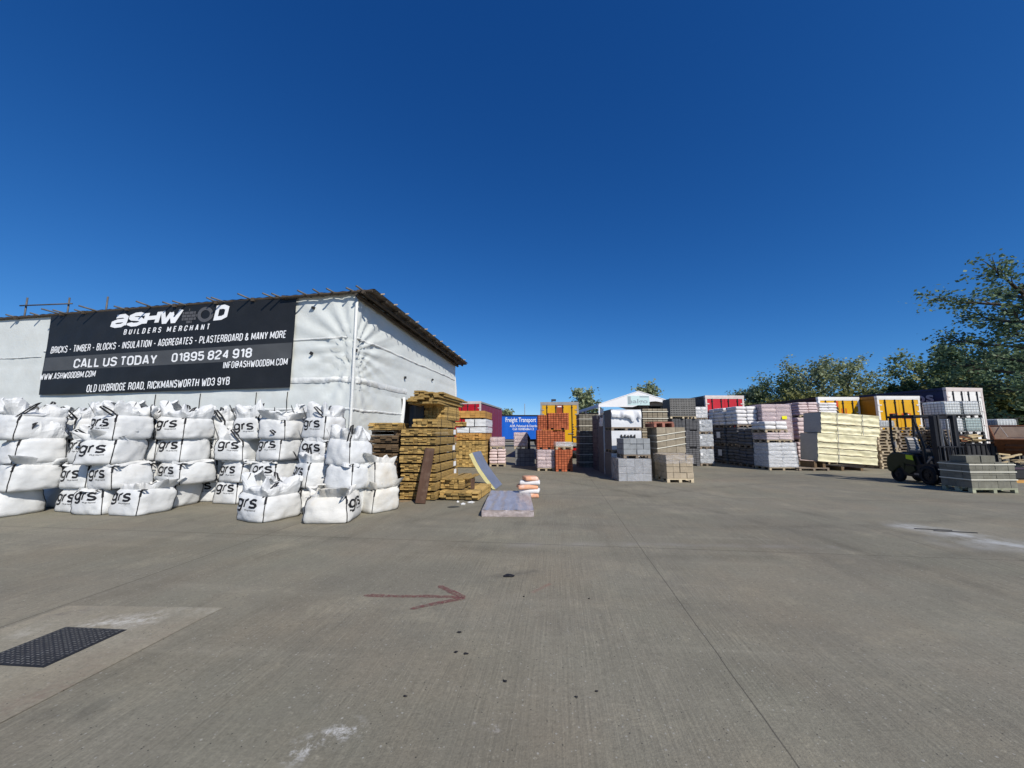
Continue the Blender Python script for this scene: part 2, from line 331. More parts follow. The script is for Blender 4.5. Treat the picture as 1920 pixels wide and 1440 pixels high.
# ------------------------------------------------------------------ a condensed block alphabet drawn with strokes
_c, _d = .30, .14
_O = [(0, _d), (0, 1 - _d), (_c, 1), (1 - _c, 1), (1, 1 - _d), (1, _d), (1 - _c, 0), (_c, 0), (0, _d)]
_Slow = [(0, .2), (0, _d), (_c, 0), (1 - _c, 0), (1, _d), (1, .36), (.85, .48), (.15, .6), (0, .72), (0, 1 - _d), (_c, 1), (1 - _c, 1), (1, 1 - _d), (1, .8)]
GLYPH = {
 'A': (1.02, [[(0, 0), (.42, 1), (.58, 1), (1, 0)], [(.17, .26), (.83, .26)]]),
 'B': (1, [[(0, 0), (0, 1), (.7, 1), (.96, .9), (.96, .64), (.7, .53), (0, .53)], [(.7, .53), (1, .42), (1, .1), (.7, 0), (0, 0)]]),
 'C': (1, [[(1, .68), (1, 1 - _d), (1 - _c, 1), (_c, 1), (0, 1 - _d), (0, _d), (_c, 0), (1 - _c, 0), (1, _d), (1, .32)]]),
 'D': (1, [[(0, 0), (0, 1), (.62, 1), (1, .84), (1, .16), (.62, 0), (0, 0)]]),
 'E': (.85, [[(1, 1), (0, 1), (0, 0), (1, 0)], [(0, .52), (.85, .52)]]),
 'F': (.85, [[(1, 1), (0, 1), (0, 0)], [(0, .5), (.85, .5)]]),
 'G': (1, [[(1, .7), (1, 1 - _d), (1 - _c, 1), (_c, 1), (0, 1 - _d), (0, _d), (_c, 0), (1 - _c, 0), (1, _d), (1, .48), (.55, .48)]]),
 'H': (1, [[(0, 0), (0, 1)], [(1, 0), (1, 1)], [(0, .5), (1, .5)]]),
 'I': (0, [[(.5, 0), (.5, 1)]]),
 'K': (1, [[(0, 0), (0, 1)], [(1, 1), (.12, .45)], [(.3, .56), (1, 0)]]),
 'L': (.8, [[(0, 1), (0, 0), (1, 0)]]),
 'M': (1.45, [[(0, 0), (0, 1), (.5, .18), (1, 1), (1, 0)]]),
 'N': (1.05, [[(0, 0), (0, 1), (1, 0), (1, 1)]]),
 'O': (1, [_O]), '0': (1, [_O]),
 'P': (1, [[(0, 0), (0, 1), (.7, 1), (1, .88), (1, .56), (.7, .44), (0, .44)]]),
 'R': (1, [[(0, 0), (0, 1), (.7, 1), (1, .88), (1, .6), (.7, .49), (0, .49)], [(.62, .49), (1, .3), (1, 0)]]),
 'S': (1, [_Slow]),
 'T': (.95, [[(0, 1), (1, 1)], [(.5, 1), (.5, 0)]]),
 'U': (1, [[(0, 1), (0, _d), (_c, 0), (1 - _c, 0), (1, _d), (1, 1)]]),
 'V': (1.02, [[(0, 1), (.45, 0), (.55, 0), (1, 1)]]),
 'W': (1.6, [[(0, 1), (.22, 0), (.3, 0), (.5, .8), (.7, 0), (.78, 0), (1, 1)]]),
 'X': (1.02, [[(0, 0), (1, 1)], [(0, 1), (1, 0)]]),
 'Y': (1.02, [[(0, 1), (.5, .42), (1, 1)], [(.5, .42), (.5, 0)]]),
 '1': (.45, [[(0, .8), (1, 1), (1, 0)]]),
 '2': (1, [[(0, .72), (0, 1 - _d), (_c, 1), (1 - _c, 1), (1, 1 - _d), (1, .66), (0, .14), (0, 0), (1, 0)]]),
 '3': (1, [[(0, .76), (0, 1 - _d), (_c, 1), (1 - _c, 1), (1, 1 - _d), (1, .64), (.75, .52), (.4, .52)], [(.75, .52), (1, .4), (1, _d), (1 - _c, 0), (_c, 0), (0, _d), (0, .25)]]),
 '4': (1.05, [[(.78, 0), (.78, 1), (0, .26), (1, .26)]]),
 '5': (1, [[(.95, 1), (0, 1), (0, .52), (.3, .6), (.7, .6), (1, .48), (1, _d), (1 - _c, 0), (_c, 0), (0, _d), (0, .22)]]),
 '8': (1, [[(.3, .53), (0, .66), (0, 1 - _d), (_c, 1), (1 - _c, 1), (1, 1 - _d), (1, .66), (.7, .53), (.3, .53), (0, .4), (0, _d), (_c, 0), (1 - _c, 0), (1, _d), (1, .4), (.7, .53)]]),
 '9': (1, [[(1, .5), (1 - _c, .4), (_c, .4), (0, .54), (0, 1 - _d), (_c, 1), (1 - _c, 1), (1, 1 - _d), (1, _d), (1 - _c, 0), (_c, 0), (0, _d), (0, .2)]]),
 '-': (.6, [[(0, .42), (1, .42)]]), '.': (0, [[(.5, -.02), (.5, .05)]]), ',': (0, [[(.5, .06), (.4, -.14)]]),
 '&': (1.15, [[(1, 0), (.12, .7), (.12, .9), (.35, 1), (.6, .9), (.6, .72), (0, .38), (0, .12), (.3, 0), (.6, 0), (.95, .34)]]),
 '@': (1.5, [[(.7, .3), (.7, .66), (.4, .66), (.33, .5), (.4, .32), (.62, .32)], [(.62, .32), (.78, .24), (1, .4), (1, .8), (.75, 1), (.25, 1), (0, .8), (0, .2), (.25, 0), (.8, 0)]]),
 'a': (1.35, [[(.12, .98), (.75, 1), (1, .8), (1, 0)], [(1, .52), (.3, .52), (.0, .38), (.0, .12), (.3, 0), (.75, .02), (1, .2)]]),
 'g': (1.25, [[(1, .36), (.78, .1), (.45, .02), (.15, .14), (0, .45), (.12, .82), (.42, 1), (.75, .95), (1, .7)], [(1, 1), (1, -.22), (.82, -.44), (.5, -.5), (.12, -.4)]]),
 'r': (.75, [[(0, 0), (0, 1)], [(0, .55), (.2, .86), (.6, 1), (1, .97)]]),
 's': (1.15, [[(.95, .9), (.6, 1), (.2, .97), (.02, .78), (.15, .58), (.85, .42), (1, .24), (.85, .04), (.5, 0), (.02, .08)]]),
}
def stroke_text(s, wide=.33, t=.125, gap=.085, shear=0.0, word=.26):
    """caps of height 1: list of (x, y) and faces, squeezed into the unit box of the whole line"""
    vs, fs, x = [], [], 0.0
    for ch in s:
        if ch == ' ': x += word; continue
        wd, polys = GLYPH[ch]; wd *= wide
        for pl in polys:
            P = [Vector((x + t / 2 + q[0] * wd if wd else x + t / 2 + (q[0] - .5) * .3, t / 2 + q[1] * (1 - t))) for q in pl]
            if len(P) > 2:                       # cut at sharp turns, so that every piece keeps its full weight
                cut = [i for i in range(1, len(P) - 1) if (P[i] - P[i - 1]).normalized().dot((P[i + 1] - P[i]).normalized()) < -.35]
            else: cut = []
            for lo_, hi2 in zip([0] + cut, cut + [len(P) - 1]): draw(vs, fs, P[lo_:hi2 + 1], t)
        x += wd + t + gap
    W = x - gap
    return [((q.x + shear * q.y) / W, q.y) for q in vs], fs
def draw(vs, fs, P, t):
            closed = (P[0] - P[-1]).length < 1e-6; nP = len(P) - 1 if closed else len(P); o = len(vs)
            for i in range(nP):
                a = P[(i - 1) % nP] if (closed or i) else None; e = P[(i + 1) % nP] if (closed or i < nP - 1) else None
                d0 = (P[i] - a).normalized() if a is not None else None; d1 = (e - P[i]).normalized() if e is not None else None
                if d0 is None: d0 = d1
                if d1 is None: d1 = d0
                n0, n1 = Vector((-d0.y, d0.x)), Vector((-d1.y, d1.x)); n = (n0 + n1)
                n = n.normalized() if n.length > .2 else n0
                k = min(1.7, 1 / max(.35, n.dot(n0)))
                vs += [P[i] + n * (t / 2 * k), P[i] - n * (t / 2 * k)]
            for i in range(nP if closed else nP - 1):
                j = (i + 1) % nP; fs.append((o + 2 * i, o + 2 * i + 1, o + 2 * j + 1, o + 2 * j))
def stroke_lettering(mb, s, fn, k=0, **kw):
    vs, fs = stroke_text(s, **kw); mb.add([fn(u, v) for u, v in vs], fs, k); return mb

# ------------------------------------------------------------------ ground
JA = math.atan((1045 - 960) / 720)                 # slab joints run 6.7 degrees off the camera axis
JD, JP = Vector((math.sin(JA), math.cos(JA), 0)), Vector((math.cos(JA), -math.sin(JA), 0))
def uv_of(p): return p.dot(JP), p.dot(JD)
def ground_material(name, base, patch=False):
    m, t, p = nodes_of(name)
    pos = N(t, 'ShaderNodeNewGeometry').outputs['Position']
    rot = scaled(t, pos, (1, 1, 1), (0, 0, JA))     # x across the slabs, y along them
    sp = N(t, 'ShaderNodeSeparateXYZ'); sock(t, rot, sp.inputs[0]); U, V = sp.outputs[0], sp.outputs[1]
    big = ramp(t, nz(t, pos, .22, 5, .6), .3, .7)
    mid = ramp(t, nz(t, pos, 1.3, 6, .65), .3, .7)
    c = mixc(t, big, tuple(x * .74 for x in base), tuple(x * 1.14 for x in base))
    gr = ramp(t, nz(t, scaled(t, pos, (1, 1, 1), (0, 0, .4)), .42, 5, .6), .42, .68)
    c = mixc(t, mth(t, 'MULTIPLY', gr, .35), c, (base[0] * .80, base[1] * .88, base[2] * .80))
    c = mixc(t, mth(t, 'MULTIPLY', ramp(t, nz(t, scaled(t, pos, (1, 1, 1), (0, 0, 1)), .55, 4, .6), .45, .75), .45), c, (base[0] * 1.12, base[1] * .96, base[2] * .82))
    c = mixc(t, mth(t, 'MULTIPLY', mid, .35), c, tuple(x * .74 for x in base))
    # long scuffs and tyre marks along and across
    sc1 = ramp(t, nz(t, scaled(t, rot, (2.4, .18, 1)), 1.2, 5, .6), .54, .8)
    c = mixc(t, mth(t, 'MULTIPLY', sc1, .42), c, tuple(x * .55 for x in base))
    sc2 = ramp(t, nz(t, scaled(t, rot, (.16, 2.2, 1)), 1.0, 5, .65), .56, .8)
    c = mixc(t, mth(t, 'MULTIPLY', sc2, .35), c, tuple(min(1, x * 1.5) for x in base))
    # dull blotches, dusty patches and arcs of tyre rubber
    bl = ramp(t, nz(t, pos, .75, 7, .72), .50, .70)
    c = mixc(t, mth(t, 'MULTIPLY', bl, .55), c, (base[0] * .62, base[1] * .62, base[2] * .64))
    du = ramp(t, nz(t, scaled(t, pos, (1, 1, 1), (0, 0, 2.1)), .9, 7, .7), .54, .74)
    c = mixc(t, mth(t, 'MULTIPLY', du, .5), c, (base[0] * 1.5, base[1] * 1.46, base[2] * 1.36))
    if not patch:
        for (ax, ay, rad_, amt) in ((-14, 3, 19.5, .30), (-14, 3, 21.3, .28), (16, -6, 21, .22), (16, -6, 22.8, .22), (4, 30, 22.5, .22), (4, 30, 24.3, .2)):
            dv = N(t, 'ShaderNodeVectorMath', operation='DISTANCE'); sock(t, pos, dv.inputs[0]); dv.inputs[1].default_value = (ax, ay, 0)
            k_ = mth(t, 'ABSOLUTE', mth(t, 'SUBTRACT', dv.outputs['Value'], rad_))
            f_ = mth(t, 'MULTIPLY', mth(t, 'SUBTRACT', 1.0, ramp(t, k_, .04, .22)), ramp(t, nz(t, pos, 1.1, 6, .75), .40, .66))
            c = mixc(t, mth(t, 'MULTIPLY', f_, amt * 2.0), c, tuple(x * .45 for x in base))
    pk = ramp(t, nz(t, pos, 14, 5, .7), .56, .72)
    c = mixc(t, mth(t, 'MULTIPLY', pk, .5), c, tuple(x * .55 for x in base))
    pl_ = ramp(t, nz(t, scaled(t, pos, (1, 1, 1), (0, 0, .7)), 17, 5, .7), .60, .74)
    c = mixc(t, mth(t, 'MULTIPLY', pl_, .5), c, tuple(x * 1.7 for x in base))
    # brushed finish
    br = nz(t, scaled(t, rot, (55, 1.2, 1)), 1.0, 3, .6)
    brm = mth(t, 'MULTIPLY', ramp(t, nz(t, pos, .33, 4, .6), .30, .55), ramp(t, nz(t, scaled(t, rot, (1.6, .25, 1)), 1.0, 4, .6), .22, .55))
    brf = mth(t, 'MULTIPLY', mth(t, 'SUBTRACT', br, .5), mth(t, 'MULTIPLY', brm, (.78 if not patch else .12)))
    cc = mth(t, 'ADD', 1.0, brf); k = N(t, 'ShaderNodeCombineColor'); [sock(t, cc, k.inputs[i]) for i in range(3)]
    c = mixc(t, 1.0, c, k.outputs[0], 'MULTIPLY')
    # grit
    vo = N(t, 'ShaderNodeTexVoronoi'); vo.inputs['Scale'].default_value = 42; sock(t, pos, vo.inputs['Vector'])
    vs = N(t, 'ShaderNodeSeparateColor'); sock(t, vo.outputs['Color'], vs.inputs[0])
    spk = mth(t, 'MULTIPLY', mth(t, 'LESS_THAN', vo.outputs['Distance'], mth(t, 'MULTIPLY', vs.outputs[1], .34)), mth(t, 'GREATER_THAN', vs.outputs[0], .86))
    c = mixc(t, mth(t, 'MULTIPLY', spk, .6), c, (.36, .35, .31))
    spd = mth(t, 'MULTIPLY', mth(t, 'LESS_THAN', vo.outputs['Distance'], .2), mth(t, 'LESS_THAN', vs.outputs[0], .06))
    c = mixc(t, mth(t, 'MULTIPLY', spd, .8), c, (.03, .03, .03))
    fine = nz(t, pos, 60, 4, .7)
    gn = nz(t, pos, 24, 5, .75); fc = mth(t, 'ADD', .30, mth(t, 'ADD', mth(t, 'MULTIPLY', fine, .66), mth(t, 'MULTIPLY', gn, .74))); k = N(t, 'ShaderNodeCombineColor'); [sock(t, fc, k.inputs[i]) for i in range(3)]
    c = mixc(t, 1.0, c, k.outputs[0], 'MULTIPLY')
    def seg(a, b, wd):                              # 0..1 mask round a segment, roughened
        a, b = Vector(a), Vector(b); d = (b - a); L = d.length; d = d / L
        n1 = N(t, 'ShaderNodeVectorMath', operation='SUBTRACT'); sock(t, pos, n1.inputs[0]); n1.inputs[1].default_value = a
        n2 = N(t, 'ShaderNodeVectorMath', operation='DOT_PRODUCT'); sock(t, n1.outputs[0], n2.inputs[0]); n2.inputs[1].default_value = d
        h = mth(t, 'MINIMUM', mth(t, 'MAXIMUM', n2.outputs['Value'], 0.0), L)
        n3 = N(t, 'ShaderNodeVectorMath', operation='SCALE'); n3.inputs[0].default_value = d; sock(t, h, n3.inputs['Scale'])
        n4 = N(t, 'ShaderNodeVectorMath', operation='DISTANCE'); sock(t, n1.outputs[0], n4.inputs[0]); sock(t, n3.outputs[0], n4.inputs[1])
        q = mth(t, 'SUBTRACT', 1.0, mth(t, 'DIVIDE', n4.outputs['Value'], wd))
        return mth(t, 'MAXIMUM', q, 0.0)
    if patch:
        rough_n = nz(t, pos, 9, 6, .75); rough_l = nz(t, pos, 2.6, 5, .7)
        for (a_, b_, wd_, col_, am_) in (((180, 1172), (270, 1163), .22, (.62, .60, .54), .8), ((330, 1142), (400, 1146), .16, (.42, .40, .33), .6), ((40, 1190), (60, 1180), .12, (.5, .48, .42), .6), ((10, 1330), (160, 1275), .22, (.20, .14, .105), .6), ((180, 1240), (330, 1180), .25, (.25, .20, .15), .5), ((60, 1160), (160, 1145), .14, (.13, .115, .10), .6)):
            q = seg(gnd(*a_), gnd(*b_), wd_)
            c = mixc(t, mth(t, 'MULTIPLY', mth(t, 'MULTIPLY', ramp(t, q, 0, .9), ramp(t, rough_n, .42, .66)), am_), c, col_)
    if not patch:
        rough_n = nz(t, pos, 9, 6, .75); rough_l = nz(t, pos, 2.2, 5, .7)
        def stain(a, b, wd, col, amt, soft=True):
            nonlocal c
            q = seg(gnd(*a), gnd(*b), wd)
            f = mth(t, 'MULTIPLY', ramp(t, q, 0, .9), ramp(t, rough_l if soft else rough_n, .36 if soft else .5, .66 if soft else .68))
            c = mixc(t, mth(t, 'MULTIPLY', mth(t, 'MULTIPLY', f, amt), mth(t, 'GREATER_THAN', q, 0.001)), c, col)
        stain((1715, 988), (2000, 1040), .55, (.52, .53, .52), .75)
        stain((1800, 1020), (1990, 1028), .5, (.40, .41, .40), .55)
        stain((560, 1408), (652, 1368), .13, (.7, .69, .66), .9, False)
        stain((590, 1330), (607, 1322), .05, (.6, .58, .55), .8, False)
        stain((895, 1357), (930, 1366), .04, (.6, .58, .55), .8, False)
        stain((100, 1340), (150, 1335), .16, (.05, .047, .042), .75)
        stain((340, 962), (440, 956), .5, (.27, .24, .18), .7)
        stain((110, 972), (260, 966), .4, (.25, .22, .17), .6)
        stain((700, 945), (770, 938), .22, (.36, .20, .07), .75)
        stain((1270, 905), (1360, 900), .6, (.25, .20, .16), .45)
        stain((960, 1022), (1180, 1020), .18, (.27, .25, .215), .75)
        stain((1180, 1020), (1560, 1026), .14, (.25, .235, .205), .6)
        stain((930, 1080), (1000, 1072), .1, (.05, .05, .05), .7)
        stain((1000, 1110), (1030, 1095), .04, (.25, .07, .06), .5)
        # joints between slabs
        def line(coord, at0, half, amt, col=(.028, .026, .023)):
            nonlocal c
            wob = mth(t, 'MULTIPLY', mth(t, 'SUBTRACT', nz(t, pos, 2.5, 4), .5), .02)
            d = mth(t, 'ABSOLUTE', mth(t, 'ADD', mth(t, 'SUBTRACT', coord, at0), wob))
            f = mth(t, 'MULTIPLY', mth(t, 'SUBTRACT', 1.0, ramp(t, d, half * .5, half)), amt)
            c = mixc(t, f, c, col)
        u1 = uv_of(gnd(1372, 1264))[0]; u0 = uv_of(gnd(300, 1072))[0]; v1 = uv_of(gnd(1150, 1025))[1]
        line(U, u1, .006, .6); line(U, u0, .009, .55); line(U, u1 + 4.5, .006, .55); line(U, u1 + 9, .006, .5); line(U, u0 - 4.5, .007, .5)
        line(V, v1, .02, .3); line(V, v1 + 5, .015, .6); line(V, v1 + 10.5, .02, .6); line(V, v1 + 16, .02, .6)
    sock(t, c, p.inputs['Base Color']); p.inputs['Roughness'].default_value = .85; p.inputs['Specular IOR Level'].default_value = .22
    hgt = mth(t, 'ADD', mth(t, 'MULTIPLY', br, .6), mth(t, 'MULTIPLY', fine, .8))
    b = N(t, 'ShaderNodeBump'); b.inputs['Strength'].default_value = .6; b.inputs['Distance'].default_value = .008
    sock(t, hgt, b.inputs['Height']); sock(t, b.outputs[0], p.inputs['Normal'])
    MATS[name] = m; return m
M_ground = ground_material('yard_concrete', (.236, .217, .166))
M_patch = ground_material('patch_concrete', (.285, .258, .195), True)
gb = MB(); gb.add([(-1500, -1500, 0), (1500, -1500, 0), (1500, 1500, 0), (-1500, 1500, 0)], [(0, 1, 2, 3)])
struct(gb.build('ground', M_ground))
c1, c2 = gnd(128, 1136), gnd(418, 1140)
dirL = (gnd(0, 1357) - c2).normalized()
pb = MB(); q = [c1, c2, c2 + dirL * 6, c1 + dirL * 6]
pb.add([(p.x, p.y, .004) for p in q], [(0, 1, 2, 3)])
struct(pb.build('concrete_patch', M_patch))
# manhole cover with its raised tread pattern
m1, m2 = gnd(124, 1178), gnd(232, 1183)
m4 = m1 + dirL * (gnd(78, 1251) - m2).length; m3 = m2 + dirL * (gnd(78, 1251) - m2).length
mh = thing('manhole_cover', 'black chequer-plate manhole cover set in the pale concrete patch', 'manhole cover', tuple((m1 + m3) / 2))
ce = (m1 + m3) / 2
def mhp(u, v, z): return (m1 - ce) + (m2 - m1) * u + (m4 - m1) * v + Vector((0, 0, z))
M_iron = mat('cast_iron_plate', (.028, .029, .032), .5, .3, 6, .2, 30, metal=.3)
M_tread = mat('worn_iron_tread', (.12, .118, .115), .5, .6, 14, metal=.1, dirt=(.05, .045, .04), dirt_amt=.8, dscale=5)
b = MB(); b.add([mhp(0, 0, .009), mhp(1, 0, .009), mhp(1, 1, .009), mhp(0, 1, .009), mhp(0, 0, .001), mhp(1, 0, .001), mhp(1, 1, .001), mhp(0, 1, .001)],
      [(0, 1, 2, 3), (0, 1, 5, 4), (1, 2, 6, 5), (2, 3, 7, 6), (3, 0, 4, 7)]); b.build('plate', M_iron, mh)
b = MB(); b2 = MB()
nu, nv = 13, 19
for i in range(nu):
    for j in range(nv):
        u, v = (i + .5) / nu, (j + .5) / nv; a = .034 if (i + j) % 2 else .009; e = .006 if (i + j) % 2 else .024
        qd = [mhp(u - a, v, .010), mhp(u, v - e, .010), mhp(u + a, v, .010), mhp(u, v + e, .010)]
        b.add(qd + [x + Vector((0, 0, .004)) for x in [mhp(u - a * .7, v, .010), mhp(u, v - e * .7, .010), mhp(u + a * .7, v, .010), mhp(u, v + e * .7, .010)]],
              [(4, 5, 6, 7), (0, 1, 5, 4), (1, 2, 6, 5), (2, 3, 7, 6), (3, 0, 4, 7)])
b.build('tread_pattern', M_tread, mh)
b = MB()
for (u0, v0, u1_, v1_) in ((-.03, -.02, 1.03, 0), (-.03, 1, 1.03, 1.02), (-.03, 0, 0, 1), (1, 0, 1.03, 1)):
    q = [mhp(u0, v0, .0075), mhp(u1_, v0, .0075), mhp(u1_, v1_, .0075), mhp(u0, v1_, .0075)]
    b.add(q + [x - Vector((0, 0, .006)) for x in q], [(0, 1, 2, 3), (0, 1, 5, 4), (1, 2, 6, 5), (2, 3, 7, 6), (3, 0, 4, 7)])
b.build('frame', M_iron, mh)
# sprayed red arrow
m_, t, p = nodes_of('sprayed_red_paint')
pos = N(t, 'ShaderNodeNewGeometry').outputs['Position']
p.inputs['Base Color'].default_value = (.20, .07, .065, 1); p.inputs['Roughness'].default_value = .8
tr = N(t, 'ShaderNodeBsdfTransparent'); mx = N(t, 'ShaderNodeMixShader')
sock(t, mth(t, 'MULTIPLY', ramp(t, nz(t, pos, 26, 6, .75), .34, .62), .8), mx.inputs[0]); sock(t, tr.outputs[0], mx.inputs[1]); sock(t, p.outputs[0], mx.inputs[2])
sock(t, mx.outputs[0], t.nodes['Material Output'].inputs[0])
b = MB()
def stroke(pa, pb_, w0, w1, z):
    a, e = gnd(*pa), gnd(*pb_); d = (e - a).normalized(); n = Vector((-d.y, d.x, 0)); vs = []; K = 14
    for i in range(K + 1):
        q = a.lerp(e, i / K); ww = (w0 + (w1 - w0) * i / K) * (1 + .3 * fbm(q.x * 6, q.y * 6)); ww *= .35 if i in (0, K) else 1
        wob = n * .012 * fbm(q.x * 3, q.y * 3, 5)
        vs += [q + wob + n * ww + Vector((0, 0, z)), q + wob - n * ww + Vector((0, 0, z))]
    b.add(vs, [(2 * i, 2 * i + 1, 2 * i + 3, 2 * i + 2) for i in range(K)])
stroke((682, 1117), (868, 1120), .035, .03, .004); stroke((822, 1099), (872, 1121), .035, .045, .005); stroke((768, 1143), (872, 1121), .028, .04, .006)
tag(b.build('painted_arrow', m_), 'red sprayed arrow on the concrete pointing to the right', 'painted arrow')
# little things lying on the concrete
def flake(px, py, r, m, name, label, cat, h=.012, seed=0, group=None):
    rnd = random.Random(seed + px); c = gnd(px, py); b = MB(); n = 9; vs = []
    for i in range(n):
        a = 2 * math.pi * i / n; rr = r * rnd.uniform(.5, 1.2); vs.append((math.cos(a) * rr * 1.3, math.sin(a) * rr, h * rnd.uniform(.3, 1)))
    b.add(vs + [(0, 0, h * 1.6)] + [(v[0] * .9, v[1] * .9, .001) for v in vs], [(i, (i + 1) % n, n) for i in range(n)] + [(i, (i + 1) % n, n + 1 + (i + 1) % n, n + 1 + i) for i in range(n)])
    return tag(b.build(name, m, loc=tuple(c)), label, cat, group)
for i, (px, py) in enumerate([(861, 1186), (855, 1223), (874, 1226), (946, 1278), (1104, 1123), (982, 1119), (1118, 1297), (760, 1306), (1081, 1308)]):
    flake(px, py, (.016 if i < 4 else .010), M_black_ink, 'dark_pellet', 'small dark lump lying on the bare concrete', 'lump', .007, i, 'small dark lumps on the concrete')
flake(957, 1081, .06, M_black_ink, 'black_rag', 'small crumpled black rag on the concrete beyond the red arrow', 'rag', .018, 5)
flake(851, 951, .13, mat('dark_mat_scrap', (.05, .052, .048), .8, .3), 'dark_mat', 'flat dark scrap of matting in front of the timber packs', 'mat', .02, 7)
for i, (px, py, r) in enumerate([(868, 946, .06), (884, 943, .07), (858, 942, .035)]):
    flake(px, py, r, M_bag, 'plastic_scrap', 'torn scrap of white plastic on the ground before the timber packs', 'litter', .03, i + 3, 'white plastic scraps by the timber')

# ------------------------------------------------------------------ sheeted scaffold shed
WD = Vector((math.sin(R(9.8)), math.cos(R(9.8)), 0))       # along the side wall, away
WL = Vector((-math.cos(R(9.8)), math.sin(R(9.8)), 0))      # along the front wall, to the left
YC = 11.3
C0 = Vector((at(660, YC, 3), YC, 0))
ZC = zat(549, YC)
def s_of(px):       # distance along the front wall for a pixel column (z about 4)
    k = (px - 960) / FPX; s = 5.0
    for _ in range(6):
        Y = C0.y + WL.y * s; kk = k * (depth(Y, 4) / Y)
        s = (C0.x - kk * C0.y) / (kk * WL.y - WL.x)
    return s
def t_of(px, z=4):
    k = (px - 960) / FPX; s = 5.0
    for _ in range(6):
        Y = C0.y + WD.y * s; kk = k * (depth(Y, z) / Y)
        s = (C0.x - kk * C0.y) / (kk * WD.y - WD.x)
    return s
SL, TL = 19.0, t_of(853)
nF, nS = Vector((-WD.x, -WD.y, 0)), Vector((-WL.x, -WL.y, 0))   # outward normals: front, side
def zf(py, px):
    s = s_of(px); return zat(py, C0.y + WL.y * s)
zLeft = zf(598, 0); sl0 = s_of(0)
def top_f(s): return ZC + (zLeft - ZC) * s / sl0
zEnd = zat(681, C0.y + WD.y * TL)
def top_s(t_): return ZC + (zEnd - ZC) * t_ / TL
shed = thing('sheeted_shed', 'scaffold building wrapped in white sheeting under a dark corrugated roof', 'building', tuple(C0))
ties = [(0.0, zat(655, YC)), (0.0, zat(714, YC)), (0.0, ZC), (0, 1.9)]
def wrinkle(s, z, seed):
    d = .022 * fbm(s * .4, z * .5, seed) + .004 * fbm(s * 2.1, z * 1.6, seed + 3)
    for (s0, z0), A in zip(ties, (.085, .03, .012, .015)):
        r = math.hypot(s - s0, z - z0); ph = math.atan2(z - z0, s - s0 + 1e-6)
        d += A * math.exp(-r / 1.3) * math.sin(ph * 19 + .7 * fbm(s, z, seed)) ** 3 * min(1, r / .25)
    for zb in (1.9, 3.05, 4.15):
        d -= .012 * math.exp(-((z - zb) / .1) ** 2)
    d += .007 * math.sin(s * 9 + 3 * fbm(s * .7, z * .3, seed)) * max(0, 1 - abs(z - 1.3) / 1.4)
    return d
def front_pt(s, z, out=0): return (WL * s + nF * out) + Vector((0, 0, z))
def side_pt(t_, z, out=0): return (WD * t_ + nS * out) + Vector((0, 0, z))
def edge_fade(x, L): return min(1, x / .12, (L - x) / .12) if 0 < x < L else 0
b = MB(); b.grid(lambda u, v: front_pt(u * SL, v * top_f(u * SL), wrinkle(u * SL, v * top_f(u * SL), 1) * max(0, edge_fade(u * SL, SL))), 210, 60)
b.build('front_sheeting', M_sheet, shed, True)
tOpen = t_of(752, 2.5)
zs = 3.05
b = MB()
b.grid(lambda u, v: side_pt(u * TL, zs + v * (top_s(u * TL) - zs), wrinkle(u * TL, zs + v * (top_s(u * TL) - zs), 9) * max(0, edge_fade(u * TL, TL))), 130, 44)
b.grid(lambda u, v: side_pt(u * tOpen, v * zs, wrinkle(u * tOpen, v * zs, 9) * max(0, edge_fade(u * tOpen, tOpen + .2)) + (.10 * math.sin(v * 9) * max(0, u - .8))), 40, 40)
b.build('side_sheeting', M_sheet, shed, True)
# pale eyelet bands, seams
b = MB()
def band_f(z0, s0, s1, h, out):
    b.grid(lambda u, v: front_pt(s0 + u * (s1 - s0), z0 + v * h + .02 * fbm((s0 + u * (s1 - s0)) * 1.5, z0), wrinkle(s0 + u * (s1 - s0), z0 + v * h, 1) * edge_fade(max(.06, s0 + u * (s1 - s0)), SL) + out + .02 * math.sin(v * math.pi) * (1 + fbm(u * 40, z0))), 90, 4)
def band_s(z0, t0, t1, h, out):
    b.grid(lambda u, v: side_pt(t0 + u * (t1 - t0), z0 + v * h + .03 * fbm((t0 + u * (t1 - t0)) * 1.3, z0 + 4), wrinkle(t0 + u * (t1 - t0), z0 + v * h, 9) * edge_fade(max(.06, t0 + u * (t1 - t0)), TL) + out + .02 * math.sin(v * math.pi) * (1 + fbm(u * 40, z0))), 90, 4)
zb1 = zat(634, YC); zb2 = zat(716, YC); zb3 = zat(769, YC)
band_f(zb1, 0, 12, .07, .012); band_f(zb2, 0, 3.4, .17, .014); band_f(zb3, 0, 12, .08, .012)
band_s(zb1, 0, TL - .1, .08, .012); band_s(zb2 - .02, 0, tOpen + .4, .19, .014); band_s(zb3, 0, tOpen, .08, .012)
band_f(zf(672, 40), s_of(75), SL - .5, .04, .012)
b.build('eyelet_band', M_band, shed, True)
b = MB()
for px in (300, 383, 487, 545):
    s = s_of(px); b.tube([front_pt(s, z, .022 + wrinkle(s, z, 1)) for z in [i * .25 for i in range(0, 13)]], .012, 5)
b.build('sheet_lacing', M_web, shed)
b = MB(); b.tube([front_pt(0, z, .02) + nS * .02 for z in (0, 1.5, 3, 4.5, ZC - .02)], .045, 8); b.build('corner_pole', M_band, shed, True)
b = MB(); b.grid(lambda u, v: side_pt(tOpen + .05 * math.sin(v * 7) + u * .12, v * (zs + .05), .03 + .09 * math.sin(u * 3.1) + .03 * fbm(u, v * 6)), 5, 24); b.build('loose_flap', M_band, shed, True)
